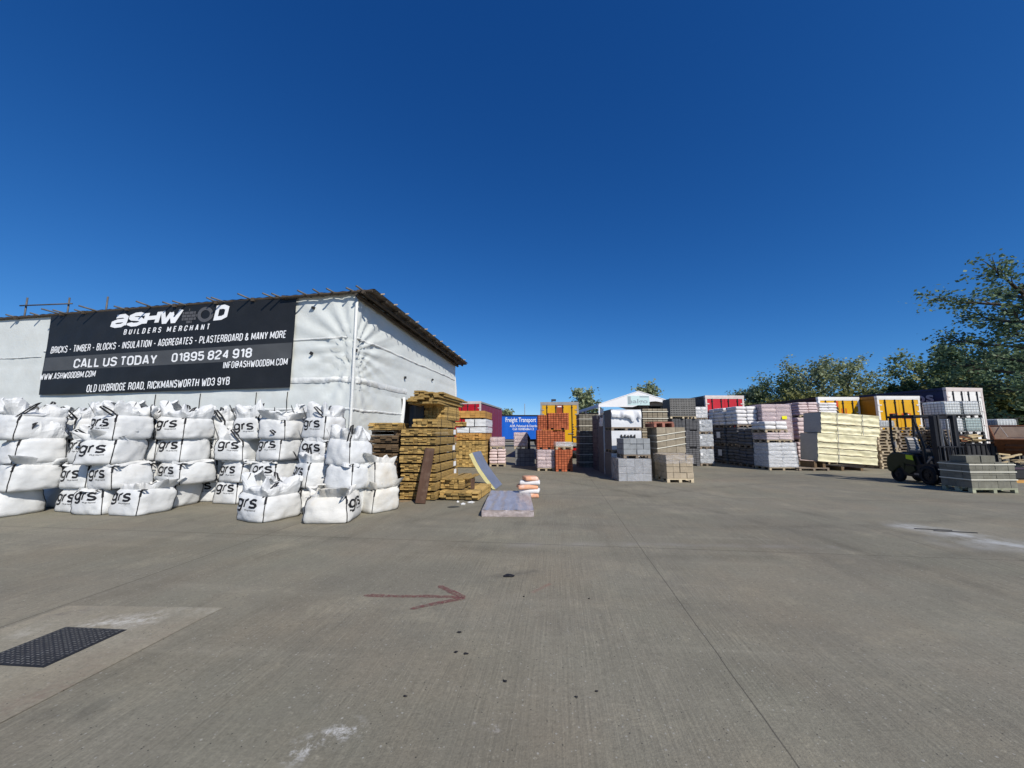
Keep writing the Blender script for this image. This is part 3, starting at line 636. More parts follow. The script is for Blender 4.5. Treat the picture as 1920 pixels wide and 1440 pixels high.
b = MB(); b.grid(lambda u, v: side_pt(TL - .05 + .28 * u * math.sin(v * 2.7), 2.6 + v * (zEnd - 3.4), .03 * math.sin(u * 4 + v * 6)), 6, 20); b.build('loose_flap', M_band, shed, True)
b = MB()   # back and far walls, inside floor of the shed stays open and dark
b.add([front_pt(SL, 0), front_pt(SL, top_f(SL)), front_pt(SL, top_f(SL)) + WD * TL, front_pt(SL, 0) + WD * TL], [(0, 1, 2, 3)])
b.add([side_pt(TL, 0), side_pt(TL, zEnd), side_pt(TL, zEnd) + WL * SL, side_pt(TL, 0) + WL * SL], [(0, 1, 2, 3)])
b.build('rear_sheeting', M_sheet, shed)
b = MB()   # black sheet standing in for the shade inside the opening
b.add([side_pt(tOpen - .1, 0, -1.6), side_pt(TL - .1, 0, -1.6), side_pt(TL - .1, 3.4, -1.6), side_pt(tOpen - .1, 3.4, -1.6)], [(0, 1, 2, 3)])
b.build('opening_shade_sheet', M_dark, shed)
# roof sheets
OF, OS = .07, .62
def roof_pt(s, t_, dz=0):
    base = C0 * 0 + WL * s + WD * t_
    z = ZC + (zLeft - ZC) * max(s, -1) / sl0 + (zEnd - ZC) * t_ / TL + .05
    return base + Vector((0, 0, z + dz))
b = MB()
NU = 300
for dz in (0, -.012):
    b.grid(lambda u, v: roof_pt(-OS + u * (SL + OS), -OF + v * (TL + OF + .35), dz + .009 * math.sin(u * NU * math.pi / 2.5)), NU, 6)
b.build('roof', M_roof, shed, True)
b = MB()
for i in range(12):
    tt = -.15 + i * (TL + .3) / 11
    a, e = roof_pt(-OS + .03, tt, -.09), roof_pt(2.5, tt, -.09)
    b.tube([a, e], .04, 6)
b.tube([roof_pt(-.34, -.25, -.15), roof_pt(-.34, TL + .2, -.15)], .05, 8); b.tube([roof_pt(-.1, -.2, -.2), roof_pt(-.1, TL + .1, -.2)], .06, 8)
b.build('purlin', M_beam, shed)
b = MB()
for i in range(11):
    tt = .3 + i * (TL) / 11; a = roof_pt(-OS - .06, tt, -.02); b.box(-.06, .06, -.012, .012, -.02, .02, 0, Matrix.Translation(a) @ Matrix.Rotation(R(-9.8), 4, 'Z'))
b.build('sheet_bracket', mat('raw_bracket', (.45, .36, .25), .6, .2), shed)
b = MB(); b.tube([roof_pt(s, -OF + .02, -.05) for s in (-.5, 4, 9, 14, SL)], .045, 8); b.build('eaves_pole', M_beam, shed)
random.seed(4)
for i, px in enumerate([22, 66, 108, 118, 150, 178, 232, 280, 322, 345, 400, 420, 470, 515, 528, 577, 600, 630, 683, 690]):
    s = s_of(px) if px < 655 else .4 - (px - 655) * .012
    if px > 680: s = -.12 - (px - 683) * .03
    r_ = random.uniform(-.12, .12); L = random.uniform(.30, .55)
    base = front_pt(s, top_f(max(0, s)) - .02, 0)
    a = base + nF * L + Vector((0, 0, random.uniform(.02, .11))) + WL * (r_ + .15); e = base - nF * .25 + Vector((0, 0, -.02))
    b = MB(); b.tube([a, e], .027, 8); b.build('scaffold_pole', M_pole, shed, True)
    if i % 2 == 0:
        b = MB(); q = base + nF * .1; b.box(-.05, .05, -.05, .05, -.05, .06, 0, Matrix.Translation(q)); b.build('pole_coupler', M_beam, shed)
for px, yt in ((20, 556), (102, 556), (176, 554)):
    s = s_of(px); b = MB(); b.tube([front_pt(s, top_f(s) - .5, -.12), front_pt(s, zf(yt, px), -.12)], .026, 8); b.build('scaffold_upright', M_pole, shed, True)
sA, sB = s_of(12), s_of(112); b = MB(); b.tube([front_pt(sA, zf(572, 12), -.07), front_pt(sB, zf(568, 112), -.07)], .026, 8); b.build('guard_rail', M_pole, shed, True)
b = MB()
for px, py in ((583, 578), (660, 657), (754, 708), (805, 712), (585, 663)):
    pt = front_pt(s_of(px), zat(py, C0.y + WL.y * s_of(px)), .05) if px < 655 else side_pt(t_of(px + 4), zat(py, C0.y + WD.y * t_of(px + 4)), .05)
    b.box(-.035, .035, -.035, .035, -.045, .045, 0, Matrix.Translation(pt) @ Matrix.Rotation(px, 4, 'Y'))
b.build('tie_knot', M_web, shed)

# ------------------------------------------------------------------ banner
b0 = s_of(551); b1_ = s_of(86)
def ban_z(s): # top and bottom of the banner along the wall
    f = (s - b0) / (b1_ - b0)
    return (zf(727, 551) * (1 - f) + zf(741, 80) * f, zf(556, 551) * (1 - f) + zf(589, 90) * f)
ban = thing('merchant_banner', 'large black banner with white lettering advertising a builders merchant, on the sheeted wall', 'banner', tuple(C0))
def ban_out(s, z): return .075 + .022 * fbm(s * .6, z * .7, 21) + .006 * fbm(s * 3, z * 3, 8)
def ban_pt(u, v, out=0):
    s = b1_ + (b0 - b1_) * u; z0, z1 = ban_z(s); z = z0 + (z1 - z0) * v
    return front_pt(s, z, ban_out(s, z) + out)
b = MB(); b.grid(lambda u, v: ban_pt(u, v), 120, 40); b.build('banner_sheet', M_black_pvc, ban, True)
def ban_uv(px, py):
    s = s_of(px); z = zf(py, px); z0, z1 = ban_z(s); return (s - b1_) / (b0 - b1_), (z - z0) / (z1 - z0)
# grey band
gA, gB = ban_uv(84, 672), ban_uv(550, 643); gC, gD = ban_uv(82, 697), ban_uv(549, 673)
b = MB(); b.grid(lambda u, v: ban_pt(.004 + u * .992, (gC[1] + (gD[1] - gC[1]) * u) * (1 - v) + (gA[1] + (gB[1] - gA[1]) * u) * v, .004), 120, 8); b.build('grey_stripe', M_grey_pvc, ban, True)
def ban_text(s, bl, br, tl, tr_, mat_=M_white_ink, name='lettering', **kw):
    """corners in photo pixels: bottom-left, bottom-right, top-left, top-right"""
    q = [Vector(ban_uv(*p)) for p in (bl, br, tl, tr_)]
    def fn(u, v):
        a = q[0].lerp(q[1], u).lerp(q[2].lerp(q[3], u), v); return ban_pt(a.x, a.y, .010)
    b = MB(); stroke_lettering(b, s, fn, **kw); return b.build(name, mat_, ban)
def stack_text(s, x0, x1, yb0, yb1, h0, h1, **kw): return ban_text(s, (x0, yb0), (x1, yb1), (x0 + .5, yb0 - h0), (x1 + .5, yb1 - h1), **kw)
stack_text('BUILDERS MERCHANT', 229, 390, 629, 619, 10, 11, wide=.36, t=.16, gap=.42, word=.55, shear=.1)
stack_text('BRICKS - TIMBER - BLOCKS - INSULATION - AGGREGATES - PLASTERBOARD & MANY MORE', 96, 536, 664, 634.5, 13, 14, shear=.03)
stack_text('CALL US TODAY', 143, 298, 691, 683, 17, 17.5, wide=.52, t=.165, gap=.11)
stack_text('01895 824 918', 326, 475, 680, 671, 16.5, 18, wide=.47, t=.165, gap=.12)
stack_text('WWW.ASHWOODBM.COM', 84, 186, 713, 707, 11.5, 12, shear=.03)
stack_text('INFO@ASHWOODBM.COM', 424, 543, 692, 685, 12.5, 13)
stack_text('OLD UXBRIDGE ROAD, RICKMANSWORTH WD3 9YB', 174, 438, 736, 722, 14, 15)
# logo: aSHW, two rings (one bricked), D
def logo_text(s, x0, x1, y0, y1, h0, h1, wd): ban_text(s, (x0, y0), (x1, y1), (x0, y0 - h0), (x1, y1 - h1), t=.27, wide=wd, shear=.2)
logo_text('a', 202, 231, 617, 614.5, 24, 25, .6); logo_text('S', 232, 262, 614.5, 612, 25, 26, .75); logo_text('H', 262, 292, 612, 609.5, 26, 27, .75); logo_text('W', 291, 333, 609.5, 606, 27, 28, .75)
logo_text('D', 396, 421, 602.5, 600, 27, 28, .75)
def ring(cx, cy, ro, ri, fn_mat, bricks=False):
    b = MB(); n = 40
    def P(x, y, o=.010): return ban_pt(*ban_uv(x, y), o)
    if not bricks:
        vs = []
        for i in range(n):
            a = 2 * math.pi * i / n; vs += [P(cx + ro * 1.08 * math.cos(a), cy - ro * math.sin(a) - .065 * ro * math.cos(a)), P(cx + ri * 1.08 * math.cos(a), cy - ri * math.sin(a) - .065 * ri * math.cos(a))]
        b.add(vs, [(2 * i, 2 * i + 1, (2 * i + 3) % (2 * n), (2 * i + 2) % (2 * n)) for i in range(n)])
    else:
        rows = 5
        for r in range(rows):
            ya = -ro + 2 * ro * r / rows; yb = ya + 2 * ro / rows - .9
            hw = math.sqrt(max(0, ro * ro - max(abs(ya), abs(yb)) ** 2)) * 1.05 + 1.0
            off = (0 if r % 2 else 4.4); x = -17.6 + off
            while x < 17.6:
                xa, xb = max(-hw, x), min(hw, x + 8)
                if xb - xa > 1.2: b.add([P(cx + xa, cy + ya - .065 * xa), P(cx + xb, cy + ya - .065 * xb), P(cx + xb, cy + yb - .065 * xb), P(cx + xa, cy + yb - .065 * xa)], [(0, 1, 2, 3)])
                x += 8.9
    b.build('logo_ring', fn_mat, ban)
ring(349, 594, 14, 9, M_grey_logo, True); ring(380, 591, 14, 8.2, M_grey_logo)

# ------------------------------------------------------------------ bulk bags
def bag_meshes(seed, w_, h, mode, logo, dusty=False):
    """meshes of one bag kind: body, collar, four corner seams, loops, print"""
    rnd = random.Random(seed); out = {}
    NP, NS = 64, 18; p = rnd.uniform(5.4, 7.0); slump = rnd.uniform(-.045, .045); slump2 = rnd.uniform(-.04, .04); sx, sy = rnd.uniform(-.05, .05), rnd.uniform(-.05, .05)
    lv = [(0, .88), (.02, .95), (.06, .985)] + [(.06 + .76 * i / 11, 1) for i in range(1, 12)] + [(.87, .99), (.92, .965), (.97, .915)]
    def sq(i):
        k = (i % NP) / (NP / 4); side = int(k); f = (k - side) * 2 - 1
        q = [(f, -1), (1, f), (-f, 1), (-1, -f)][side]
        n = (abs(q[0]) ** p + abs(q[1]) ** p) ** (1 / p); return q[0] / n, q[1] / n
    def body_pt(i, zf_, r):
        x, y = sq(i); mid = 1 - max(0, min(abs(x), abs(y))) ** 2
        bul = 1.03 + (.105 * mid - .015) * math.sin(math.pi * min(1, zf_ ** .85 * .93 + .05)) ** .9 - .085 * zf_ ** 1.5
        n_ = .030 * fbm(x * 1.5 + seed, y * 1.5, zf_ * 1.8) - .035 * max(0, fbm(x * 2.2 + seed * 3, y * 2.2, zf_ * 2.6 + 9) - .25) + .008 * math.sin(zf_ * 26 + 4 * fbm(x * 2, y * 2, seed)) * max(0, zf_ - .62) * 2.2
        n_ += .010 * fbm(x * 5, y * 5, zf_ * 3 + seed) * (.4 + zf_)
        rr = w_ / 2 * r * bul
        return Vector((x * (rr + n_) + sx * zf_, y * (rr + n_) + sy * zf_, zf_ * h + (slump * x + slump2 * y) * zf_))
    b = MB()
    for zf_, r in lv:
        for i in range(NP): b.v.append(tuple(body_pt(i, zf_, r)))
    top = [(.995, .80), (1.02, .55), (1.03, .25)]
    for zf_, r in top:
        for i in range(NP):
            q = body_pt(i, .97, r); q.z = zf_ * h + .03 * fbm(q.x * 6, q.y * 6, seed) * (1 - r) + (slump * sq(i)[0] + slump2 * sq(i)[1]) * r; b.v.append(tuple(q))
    n = len(lv) + len(top)
    for j in range(n - 1):
        for i in range(NP): b.f.append((j * NP + i, j * NP + (i + 1) % NP, (j + 1) * NP + (i + 1) % NP, (j + 1) * NP + i)); b.m.append(0)
    b.f.append(tuple(range(NP))[::-1]); b.m.append(0); b.f.append(tuple((n - 1) * NP + i for i in range(NP))); b.m.append(0)
    fab = M_bag_dusty if dusty else M_bag
    out['body'] = b.mesh('bag_body', fab, True)
    tree_ = BVHTree.FromPolygons([Vector(v) for v in b.v], b.f)
    # collar: the slack cloth above the fill
    K = 8; NC = 72; sd_ = seed * 3.7
    def col_pt(u, v):
        i = u * NP; a, f = int(i), i - int(i)
        base = body_pt(a, .955, .925).lerp(body_pt(a + 1, .955, .925), f); x, y = sq(a); d = Vector((x, y, 0)).normalized(); th = u * 2 * math.pi
        cx, cy = math.cos(th), math.sin(th)
        lo = fbm(cx * 1.1 + sd_, cy * 1.1, 2); lo2 = fbm(cx * 1.0, cy * 1.0 + sd_, 8); hi = 1.3 * fbm(cx * 2.0 + sd_, cy * 2.0, v * 1.2, 2); fine = 1.6 * abs(fbm(cx * 5 + sd_, cy * 5, v * 1.5 + 5)) - .5
        if mode == 'stand':
            H = .24 + .20 * max(-.5, lo * 1.6); ww = math.sin(v * 2.2)
            outw = .06 * math.sin(v * 3.0) - .15 * v ** 1.6 + .15 * ww * hi + .12 * v * v * max(-.5, lo2 * 2)
            up = H * math.sin(v * (2.0 + .8 * lo2)) + .04 * hi * v
        elif mode == 'flop':
            H = .16; outw = .20 * math.sin(v * 1.9) * max(.05, .35 + lo * 2.4) + .07 * v * hi - .10 * v * v
            up = H * math.sin(v * 2.3) * (.9 + lo) + .04 * hi * v
        else:
            # pressed by the bag above: a creased lip that sticks out here and there
            outw = .012 + .11 * v * max(0, lo * 2.6 - .05) + .022 * hi * v
            up = .035 * math.sin(v * 3.1) * (1 + hi) + .03 * v * hi * 1.2 - .02 * v * v
        outw += .016 * fine * v; up += .014 * fine * v
        return base + d * outw + Vector((0, 0, up)) + Vector((-cy, cx, 0)) * (.05 * hi * v)
    b = MB(); b.grid(col_pt, NC, K, closed=True)
    nb = len(b.v); K1 = K + 1                     # a second skin a few millimetres inside, so that the cloth has thickness
    out['collar'] = b.mesh('bag_collar', fab, False)
    # corner piping
    for c in range(4):
        i = int(NP / 4) * c
        pts = []
        for zf_, r in lv[1:]:
            q = body_pt(i, zf_, r); q += Vector((q.x, q.y, 0)).normalized() * .003; pts.append(q)
        b = MB(); b.tube(pts, .009, 5); out['seam%d' % c] = b.mesh('corner_piping', M_web, True)
        # webbing loop
        t0 = pts[-1]; d = Vector((t0.x, t0.y, 0)).normalized(); sd2 = Vector((-d.y, d.x, 0)); b = MB()
        q0 = body_pt(i, .70, 1.0) + d * .006; L = rnd.uniform(.24, .40) if mode == 'stand' else rnd.uniform(.10, .18)
        lean = rnd.uniform(-.9, .9); o_ = rnd.uniform(-.3, .6) if mode == 'stand' else rnd.uniform(.6, 1.1); u_ = rnd.uniform(.5, 1.0) if mode == 'stand' else rnd.uniform(-.1, .35)
        e = (d * o_ + sd2 * lean + Vector((0, 0, u_))).normalized() * L
        pth = [q0, body_pt(i, .84, 1.0) + d * .006, t0 + d * .008, t0 + e * .5 + sd2 * .02, t0 + e + sd2 * .01, t0 + e * .98 - sd2 * .03 - Vector((0, 0, .02)), t0 + e * .5 - sd2 * .05 - Vector((0, 0, .02)), t0 - sd2 * .06 + d * .012 - Vector((0, 0, .02))]
        for k in range(len(pth) - 1):           # flat strap
            a, f = pth[k], pth[k + 1]; s_ = (sd2 * .019 + Vector((0, 0, .004)))
            b.add([a + s_, a - s_, f - s_, f + s_, a + s_ - d * .004, a - s_ - d * .004, f - s_ - d * .004, f + s_ - d * .004], [(0, 1, 2, 3), (4, 5, 6, 7), (0, 1, 5, 4), (2, 3, 7, 6), (1, 2, 6, 5), (0, 3, 7, 4)])
        out['loop%d' % c] = b.mesh('lifting_loop', M_web, False)
    if logo:
        b = MB(); zt = rnd.uniform(.80, .95) * h; zoff = zt - .215
        ox = rnd.uniform(-.04, .03)
        def proj(x, z):
            hit = tree_.ray_cast(Vector((x, -3, z)), Vector((0, 1, 0)))
            return (hit[0] if hit[0] is not None else Vector((x, -w_ / 2, z))) - Vector((0, .005, 0))
        for ch, u0, u1 in (('g', -.29, -.10), ('r', -.075, .04), ('s', .055, .26)):
            vs, fs = stroke_text(ch, wide=.6, t=.23 if ch != 'g' else .22)
            V, F = [], []
            for f in fs:                         # cut each stroke piece finer, so that it hugs the cloth
                q = [Vector(vs[i]) for i in f]; o = len(V); n_ = 3
                for a in range(n_ + 1):
                    e0, e1 = q[0].lerp(q[3], a / n_), q[1].lerp(q[2], a / n_)
                    V += [e0, e0.lerp(e1, .5), e1]
                for a in range(n_): F += [(o + 3 * a, o + 3 * a + 1, o + 3 * a + 4, o + 3 * a + 3), (o + 3 * a + 1, o + 3 * a + 2, o + 3 * a + 5, o + 3 * a + 4)]
            b.add([proj(ox + (u0 + (u1 - u0) * v.x) * w_ / .8, zoff + v.y * .18) for v in V], F)
        vs, fs = text_tris('We go beyond', bold=.01)
        b.add([proj(ox + (-.03 + .29 * v[0]) * w_ / .8, zoff - .055 + .038 * v[1]) for v in vs], fs)
        out['print'] = b.mesh('grs_print', M_black_ink)
    return out
BAGLIB = {}
def bag_kind(mode, logo, k, dusty=False):
    key = (mode, logo, k, dusty)
    if key not in BAGLIB: BAGLIB[key] = bag_meshes(11 + k * 7 + (100 if mode == 'stand' else 200 if mode == 'flop' else 0) + (50 if logo else 0), .80, .55, mode, logo, dusty)
    return BAGLIB[key]
BAG_GROUP = 'bulk bags piled along the sheeted wall'
def bag(x, y, z, rot, mode, logo, k, label, size=1.0, tilt=(0, 0), dusty=False):
    lib = bag_kind(mode, logo, k, dusty)
    t = thing('bulk_bag', label, 'bulk bag', (x, y, z), rot, BAG_GROUP, tilt); t.scale = (size, size, 1.0)
    for key, me in lib.items():
        nm = 'body' if key == 'body' else 'collar' if key == 'collar' else 'corner_piping' if key.startswith('seam') else 'lifting_loop' if key.startswith('loop') else 'printed_logo'
        o = bpy.data.objects.new(nm, me); COL.objects.link(o); o.parent = t
    return t
TIER = ['lowest', 'second up', 'third up', 'topmost']
def bag_stack(phrase, px, D, beta, n, logos, w_=.78, z0=0, hidden=0, turn=0, shifts=None, modes=None, tiers=None, dusty=False, top='stand', mods=None):
    """px, D: the near right-hand corner at the ground; beta: how far the front face turns"""
    X = at(px, D, .3); be = R(beta)
    rnd = random.Random(int(px * 7 + D * 13)); H = .535
    for k in range(n):
        dx = (shifts[k] if shifts else 0) + rnd.uniform(-.045, .045); bb = be + R(rnd.uniform(-9, 9))
        cx = X + dx - w_ / 2 * math.cos(bb) + w_ / 2 * math.sin(bb); cy = D + w_ / 2 * math.sin(bb) + w_ / 2 * math.cos(bb)
        mode = (modes[k] if modes else (top if k == n - 1 else 'press'))
        word = TIER[k] if n == 4 else (['lowest', 'middle', 'topmost'][k] if n == 3 else ['lower', 'upper'][k] if n == 2 else '')
        lg = logos[k] == 'g'
        kind = 'grs-printed' if lg and not turn else 'plain white'
        lab = phrase if n == 1 else '%s bulk bag, %s, in %s' % ('buried' if k < hidden else kind, word, phrase)
        if mods and k in mods: lab = mods[k]
        bag(cx, cy, z0 + k * H, -bb + R(90 * turn), mode, lg, rnd.randrange(7), lab, w_ / .80 * rnd.uniform(1.0, 1.10), (R(rnd.uniform(-3, 3)), R(rnd.uniform(-3, 3))) if k else (0, 0), dusty)
bag_stack("the plain stack at the photo's left edge", 4, 8.2, 14, 4, 'pppp', .80, shifts=[-.12, 0, .06, .02], modes=['flop', 'flop', 'stand', 'stand'])
bag_stack('the row behind the plain left-edge stack', 118, 9.3, 10, 4, 'pppp', .78, hidden=3)
bag_stack('the short printed stack beside the plain left-edge stack', 152, 8.75, 10, 3, 'ggg', .76, shifts=[-.02, .06, .0])
bag_stack('the row behind the short printed stack', 240, 9.7, 10, 4, 'pppp', .82, hidden=3)
bag_stack('the printed stack behind the lone bag at the left', 196, 8.5, 8, 4, 'gggg', .78, shifts=[0, .12, .02, .03], modes=['press', 'press', 'flop', 'stand'])
bag_stack('the back row behind the leftmost printed stacks', 278, 9.45, 10, 4, 'gggg', .74, hidden=3)
bag_stack('lone grs-printed bulk bag on the ground before the left-hand stacks', 253, 8.36, 9, 1, 'g', .80, modes=['flop'])
bag_stack('the stack just behind the lone left bag', 322, 9.25, 10, 4, 'gggg', .80, shifts=[.0, .16, .06, .08], modes=['flop', 'press', 'press', 'stand'])
bag_stack('the back stack right of the lone left bag', 404, 10.15, 10, 4, 'gggp', .78, shifts=[0, .03, -.02, .05])
bag_stack('the leaning stack by the double looped straps', 445, 9.75, 10, 4, 'gggg', .75, shifts=[0, .02, .07, .46], modes=['press', 'press', 'stand', 'stand'])
bag_stack('the stack behind the big front grs bag', 512, 9.6, 10, 4, 'gggp', .76, hidden=1, shifts=[0, -.03, .05, .22], modes=['press', 'press', 'stand', 'flop'])
bag_stack('the hindmost stack against the sheeted wall', 578, 10.25, 8, 4, 'pppp', .74, hidden=3)
bag_stack('big white bulk bag with bold grs print, frontmost beside the short printed pair', 493, 7.78, 14, 1, 'g', .80, modes=['stand'])
bag_stack('the short pair between the two frontmost bags', 565, 8.6, 33, 2, 'gg', .74, shifts=[-.03, .04])
bag_stack('the tall stack before the wall corner', 604, 9.25, 12, 4, 'gggg', .76, hidden=2, shifts=[0, 0, .05, -.08], modes=['press', 'press', 'press', 'stand'])
bag_stack('the plain stack before the wall corner', 652, 8.3, 22, 3, 'ppp', .72, hidden=1, shifts=[0, .02, 0])
bag_stack('white bulk bag with stained plain front and grs print round its right side', 650, 7.8, -6, 1, 'g', .82, modes=['flop'], turn=1, dusty=True)
bag_stack('the pair nearest the timber packs', 700, 8.65, 29, 2, 'pp', .70, shifts=[.02, -.02], modes=['flop', 'flop'], dusty=True)
# ------------------------------------------------------------------ timber
YAW = -R(8.5)                       # packs lie along the shed's side wall
def timber_pack(name, label, x, y, z, w_, h, L, nx, nzb, m, rz=YAW, group=None, strap=True, bearers=True, ragged=.05, seed=0, wrapm=None, tilt=(0, 0), side_tag=False):
    """front left bottom corner at (x, y, z)"""
    rnd = random.Random(seed + int(x * 31 + z * 77)); t = thing(name, label, 'timber', (x, y, z), rz, group, tilt)
    bh = .034 if bearers else 0; b = MB(); cw, ch = w_ / nx, (h - bh) / nzb
    for i in range(nx):
        for j in range(nzb):
            a = rnd.uniform(-ragged, ragged); g = .004
            dx = rnd.uniform(-.004, .004)
            b.box(i * cw + g + dx, (i + 1) * cw - g + dx, a, L + rnd.uniform(-ragged, ragged), bh + j * ch + .003, bh + (j + 1) * ch - .003)
    o = b.build('boards', m, t)
    if bearers:
        for yy in (.12, L * .5, L - .2):
            b = MB(); b.box(.02, w_ - .02, yy, yy + .09, .002, bh - .002); b.build('bearer', M_timber_old_shade, t)
    if strap:
        for yy in (L * .18, L * .8):
            b = MB(); e = .006
            for q in ((-e, -e + .003, bh, h + e), (w_ + e - .003, w_ + e, bh, h + e)): b.box(q[0], q[1], yy, yy + .02, q[2], q[3])
            b.box(-e, w_ + e, yy, yy + .02, h + .001, h + e); b.build('strap', M_strap_dark, t)
    if side_tag:
        b = MB(); b.box(w_ + .007, w_ + .010, L * .78, L * .9, bh + .03, h - .02); b.build('paper_tag', M_label_white, t)
    return t
TG = 'packs of treated timber by the shed'
xT, yT = gnd(749, 938).x, gnd(749, 938).y; HT = 1.88 / 8; WT = .98
names = ['lowest', 'second up', 'third up', 'fourth up', 'fifth up', 'sixth up', 'seventh up', 'eighth up']
for k in range(8):
    dx = [0, 0, .01, .0, -.04, -.04, -.03, -.02][k]
    timber_pack('timber_pack', 'strapped brown timber pack, %s, in the tall stack behind the leaning plank' % names[k], xT + dx, yT + random.Random(k).uniform(-.03, .03), k * HT, WT, HT - .012, 1.95, 8, 5, M_timber, group=TG, seed=k, ragged=.03, side_tag=k in (2, 3, 5, 7))
zt = 8 * HT
timber_pack('timber_pack', 'narrower brown timber pack lying on top of the tall front stack', xT + .27, yT + .02, zt, .70, .25, 1.9, 5, 3, M_timber, group=TG, seed=21, rz=YAW + R(2))
timber_pack('timber_pack', 'set-back timber pack below the loose boards on the tall front stack', xT + .42, yT + .75, zt + .25, .62, .41, 1.3, 5, 6, M_timber, group=TG, seed=22, bearers=False, rz=YAW - R(2))
b = MB(); t = thing('black_plastic_sheet', 'sagging black plastic sheet in the gap under the loose boards', 'plastic sheet', (xT + .02, yT + .62, zt), YAW)
b.grid(lambda u, v: (u * .42, .05 * math.sin(u * 9) * v, 0.02 + v * .62 + .02 * math.sin(u * 7)), 12, 8); b.grid(lambda u, v: (u * .42, .012 + .05 * math.sin(u * 9) * v, 0.02 + v * .62 + .02 * math.sin(u * 7)), 12, 8)
b.build('sheet', M_strap_dark, t, True)
rnd = random.Random(5)
zl = zt + .25 + .41
for k in range(38):
    row = k // 6; i = k % 6
    xx = xT + (.10 if row < 4 else .18) + i * .145 + rnd.uniform(-.015, .015) + row * .008; yy = yT + rnd.uniform(-.10, .22) + (.1 if row > 3 else 0)
    t = thing('loose_board', 'loose treated board, one of the uneven layers topping the tall timber stack', 'timber board', (xx, yy, zl + row * .056), YAW + R(rnd.uniform(-2.5, 2.5)), 'loose boards on the tall timber stack', (R(-.6), 0))
    b = MB(); b.box(0, .14, 0, 2.2 + rnd.uniform(-.2, .2), .003, .050); b.build('board', M_timber, t, bevel=.003)
# back-left stack, its shade put into a darker timber colour
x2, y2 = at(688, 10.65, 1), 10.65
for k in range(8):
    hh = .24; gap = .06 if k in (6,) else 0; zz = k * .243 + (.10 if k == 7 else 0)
    timber_pack('timber_pack', ('timber pack coloured dark for shade, %s, in the stack behind the last bags' % names[k]) if k < 7 else 'sunlit brown timber pack topping the shaded stack behind the last bags', x2 + (.02 if k < 7 else 0), y2, zz, .86, .232, 1.9, 5, 4, M_timber_old_shade if k < 7 else M_timber, group=TG, seed=40 + k, ragged=.05)
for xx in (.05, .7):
    b = MB(); b.box(xx, xx + .09, .1, 1.7, 0, .1); o = b.build('timber_bearer', M_timber_old_shade, loc=(x2, y2, 7 * .243), rot=(0, 0, YAW)); tag(o, 'thick bearer holding up the top pack of the shaded timber stack', 'timber', 'bearers in the shaded timber stack')
# low packs in front, right of the tall stack
x4, y4 = gnd(824, 938).x, gnd(824, 938).y
timber_pack('timber_pack', 'low brown timber pack on the ground right of the tall stack', x4, y4, 0, 1.05, .24, 1.6, 6, 4, M_timber, group=TG, seed=61, ragged=.08, rz=YAW)
timber_pack('timber_pack', 'short shaded timber pack on the low ground pack', x4 - .02, y4 + .25, .24, .62, .26, 1.3, 5, 4, M_timber, group=TG, seed=62, ragged=.05)
for k, (xx, yy, a, L) in enumerate([(.0, .1, 2, 1.3), (.14, .0, -3, 1.4), (.30, .12, 1, 1.2), (.46, .05, 4, 1.3), (.60, .2, -2, 1.1)]):
    t = thing('loose_board', 'pale short board lying across the low timber pack beside the foil board', 'timber board', (x4 + xx, y4 + yy + .1, .503), YAW + R(a), 'short boards on the low pack')
    b = MB(); b.box(0, .13, 0, L, .002, .045); b.build('board', M_timber, t, bevel=.003)
t = thing('timber_post', 'stubby squared post standing on the low timber pack', 'timber post', (x4 + .78, y4 + .30, .245), 0); b = MB(); b.box(0, .1, 0, .1, 0, .26); b.build('post', M_plank, t)
# brown plank leaning on the tall stack
pA = gnd(788, 945); t = thing('leaning_plank', 'wide dark brown plank leaning against the tall timber stack', 'plank', (pA.x, pA.y, .012), R(-4), None, (R(-17), R(4)))
b = MB(); b.box(-.125, .125, -.025, .025, 0, 1.40); b.build('plank', M_plank, t, bevel=.006)
# stack at the far end of the shed: orange timber and white wrapped packs
D3 = 20.0
x3 = at(855, D3, 1); w3 = at(911, D3, 1) - x3
def slot(yt, yb): return max(0, zat(yb, D3)), zat(yt, D3)
TS3 = 'timber stacked at the far end of the shed'
cuts = [(826, 873, M_timber, 'mixed brown timber pack at the base of the white wrapped timber stack', 'brown'), (812, 826, M_timber_orange, 'orange planed timber pack under the lower white wrapped pack', 'o')]
z_ = 0.0
for yt, yb, m, lab, _ in cuts:
    h = zat(yt, D3) - z_; timber_pack('timber_pack', lab, x3, D3, z_, w3 * .98, h - .01, 2.4, 9, max(2, int(h / .09)), m, rz=YAW * .6, group=TS3, seed=int(yt), ragged=.04); z_ += h
def wrapped_pack(label, x, y, z, w_, h, L, rz, group):
    t = thing('wrapped_timber_pack', label, 'wrapped timber', (x, y, z), rz, group)
    b = MB(); b.box(.03, w_ - .03, .03, L - .03, .03, h - .02); b.build('boards', M_timber_orange, t)
    b = MB()
    for fn in (lambda u, v: (u * w_, -.004 + .02 * fbm(u * 5, v * 3, x), .02 + v * h), lambda u, v: (w_ + .02 * fbm(u * 5, v * 3, 7), u * L, .02 + v * h), lambda u, v: (.02 * fbm(u * 5, v * 3, 9), u * L, .02 + v * h), lambda u, v: (u * w_, v * L, .02 + h + .03 * fbm(u * 3, v * 4, 4))): b.grid(fn, 20, 10)
    b.build('white_wrap', M_white_wrap, t, True)
    for xx in (w_ * .45,):
        b = MB(); b.box(xx, xx + .03, -.03, -.022, .02, h); b.build('strap', M_strap_dark, t)
    for yy in (.1, L * .6):
        b = MB(); b.box(.02, w_ - .02, yy, yy + .09, 0, .03); b.build('bearer', M_timber_old_shade, t)
    return t
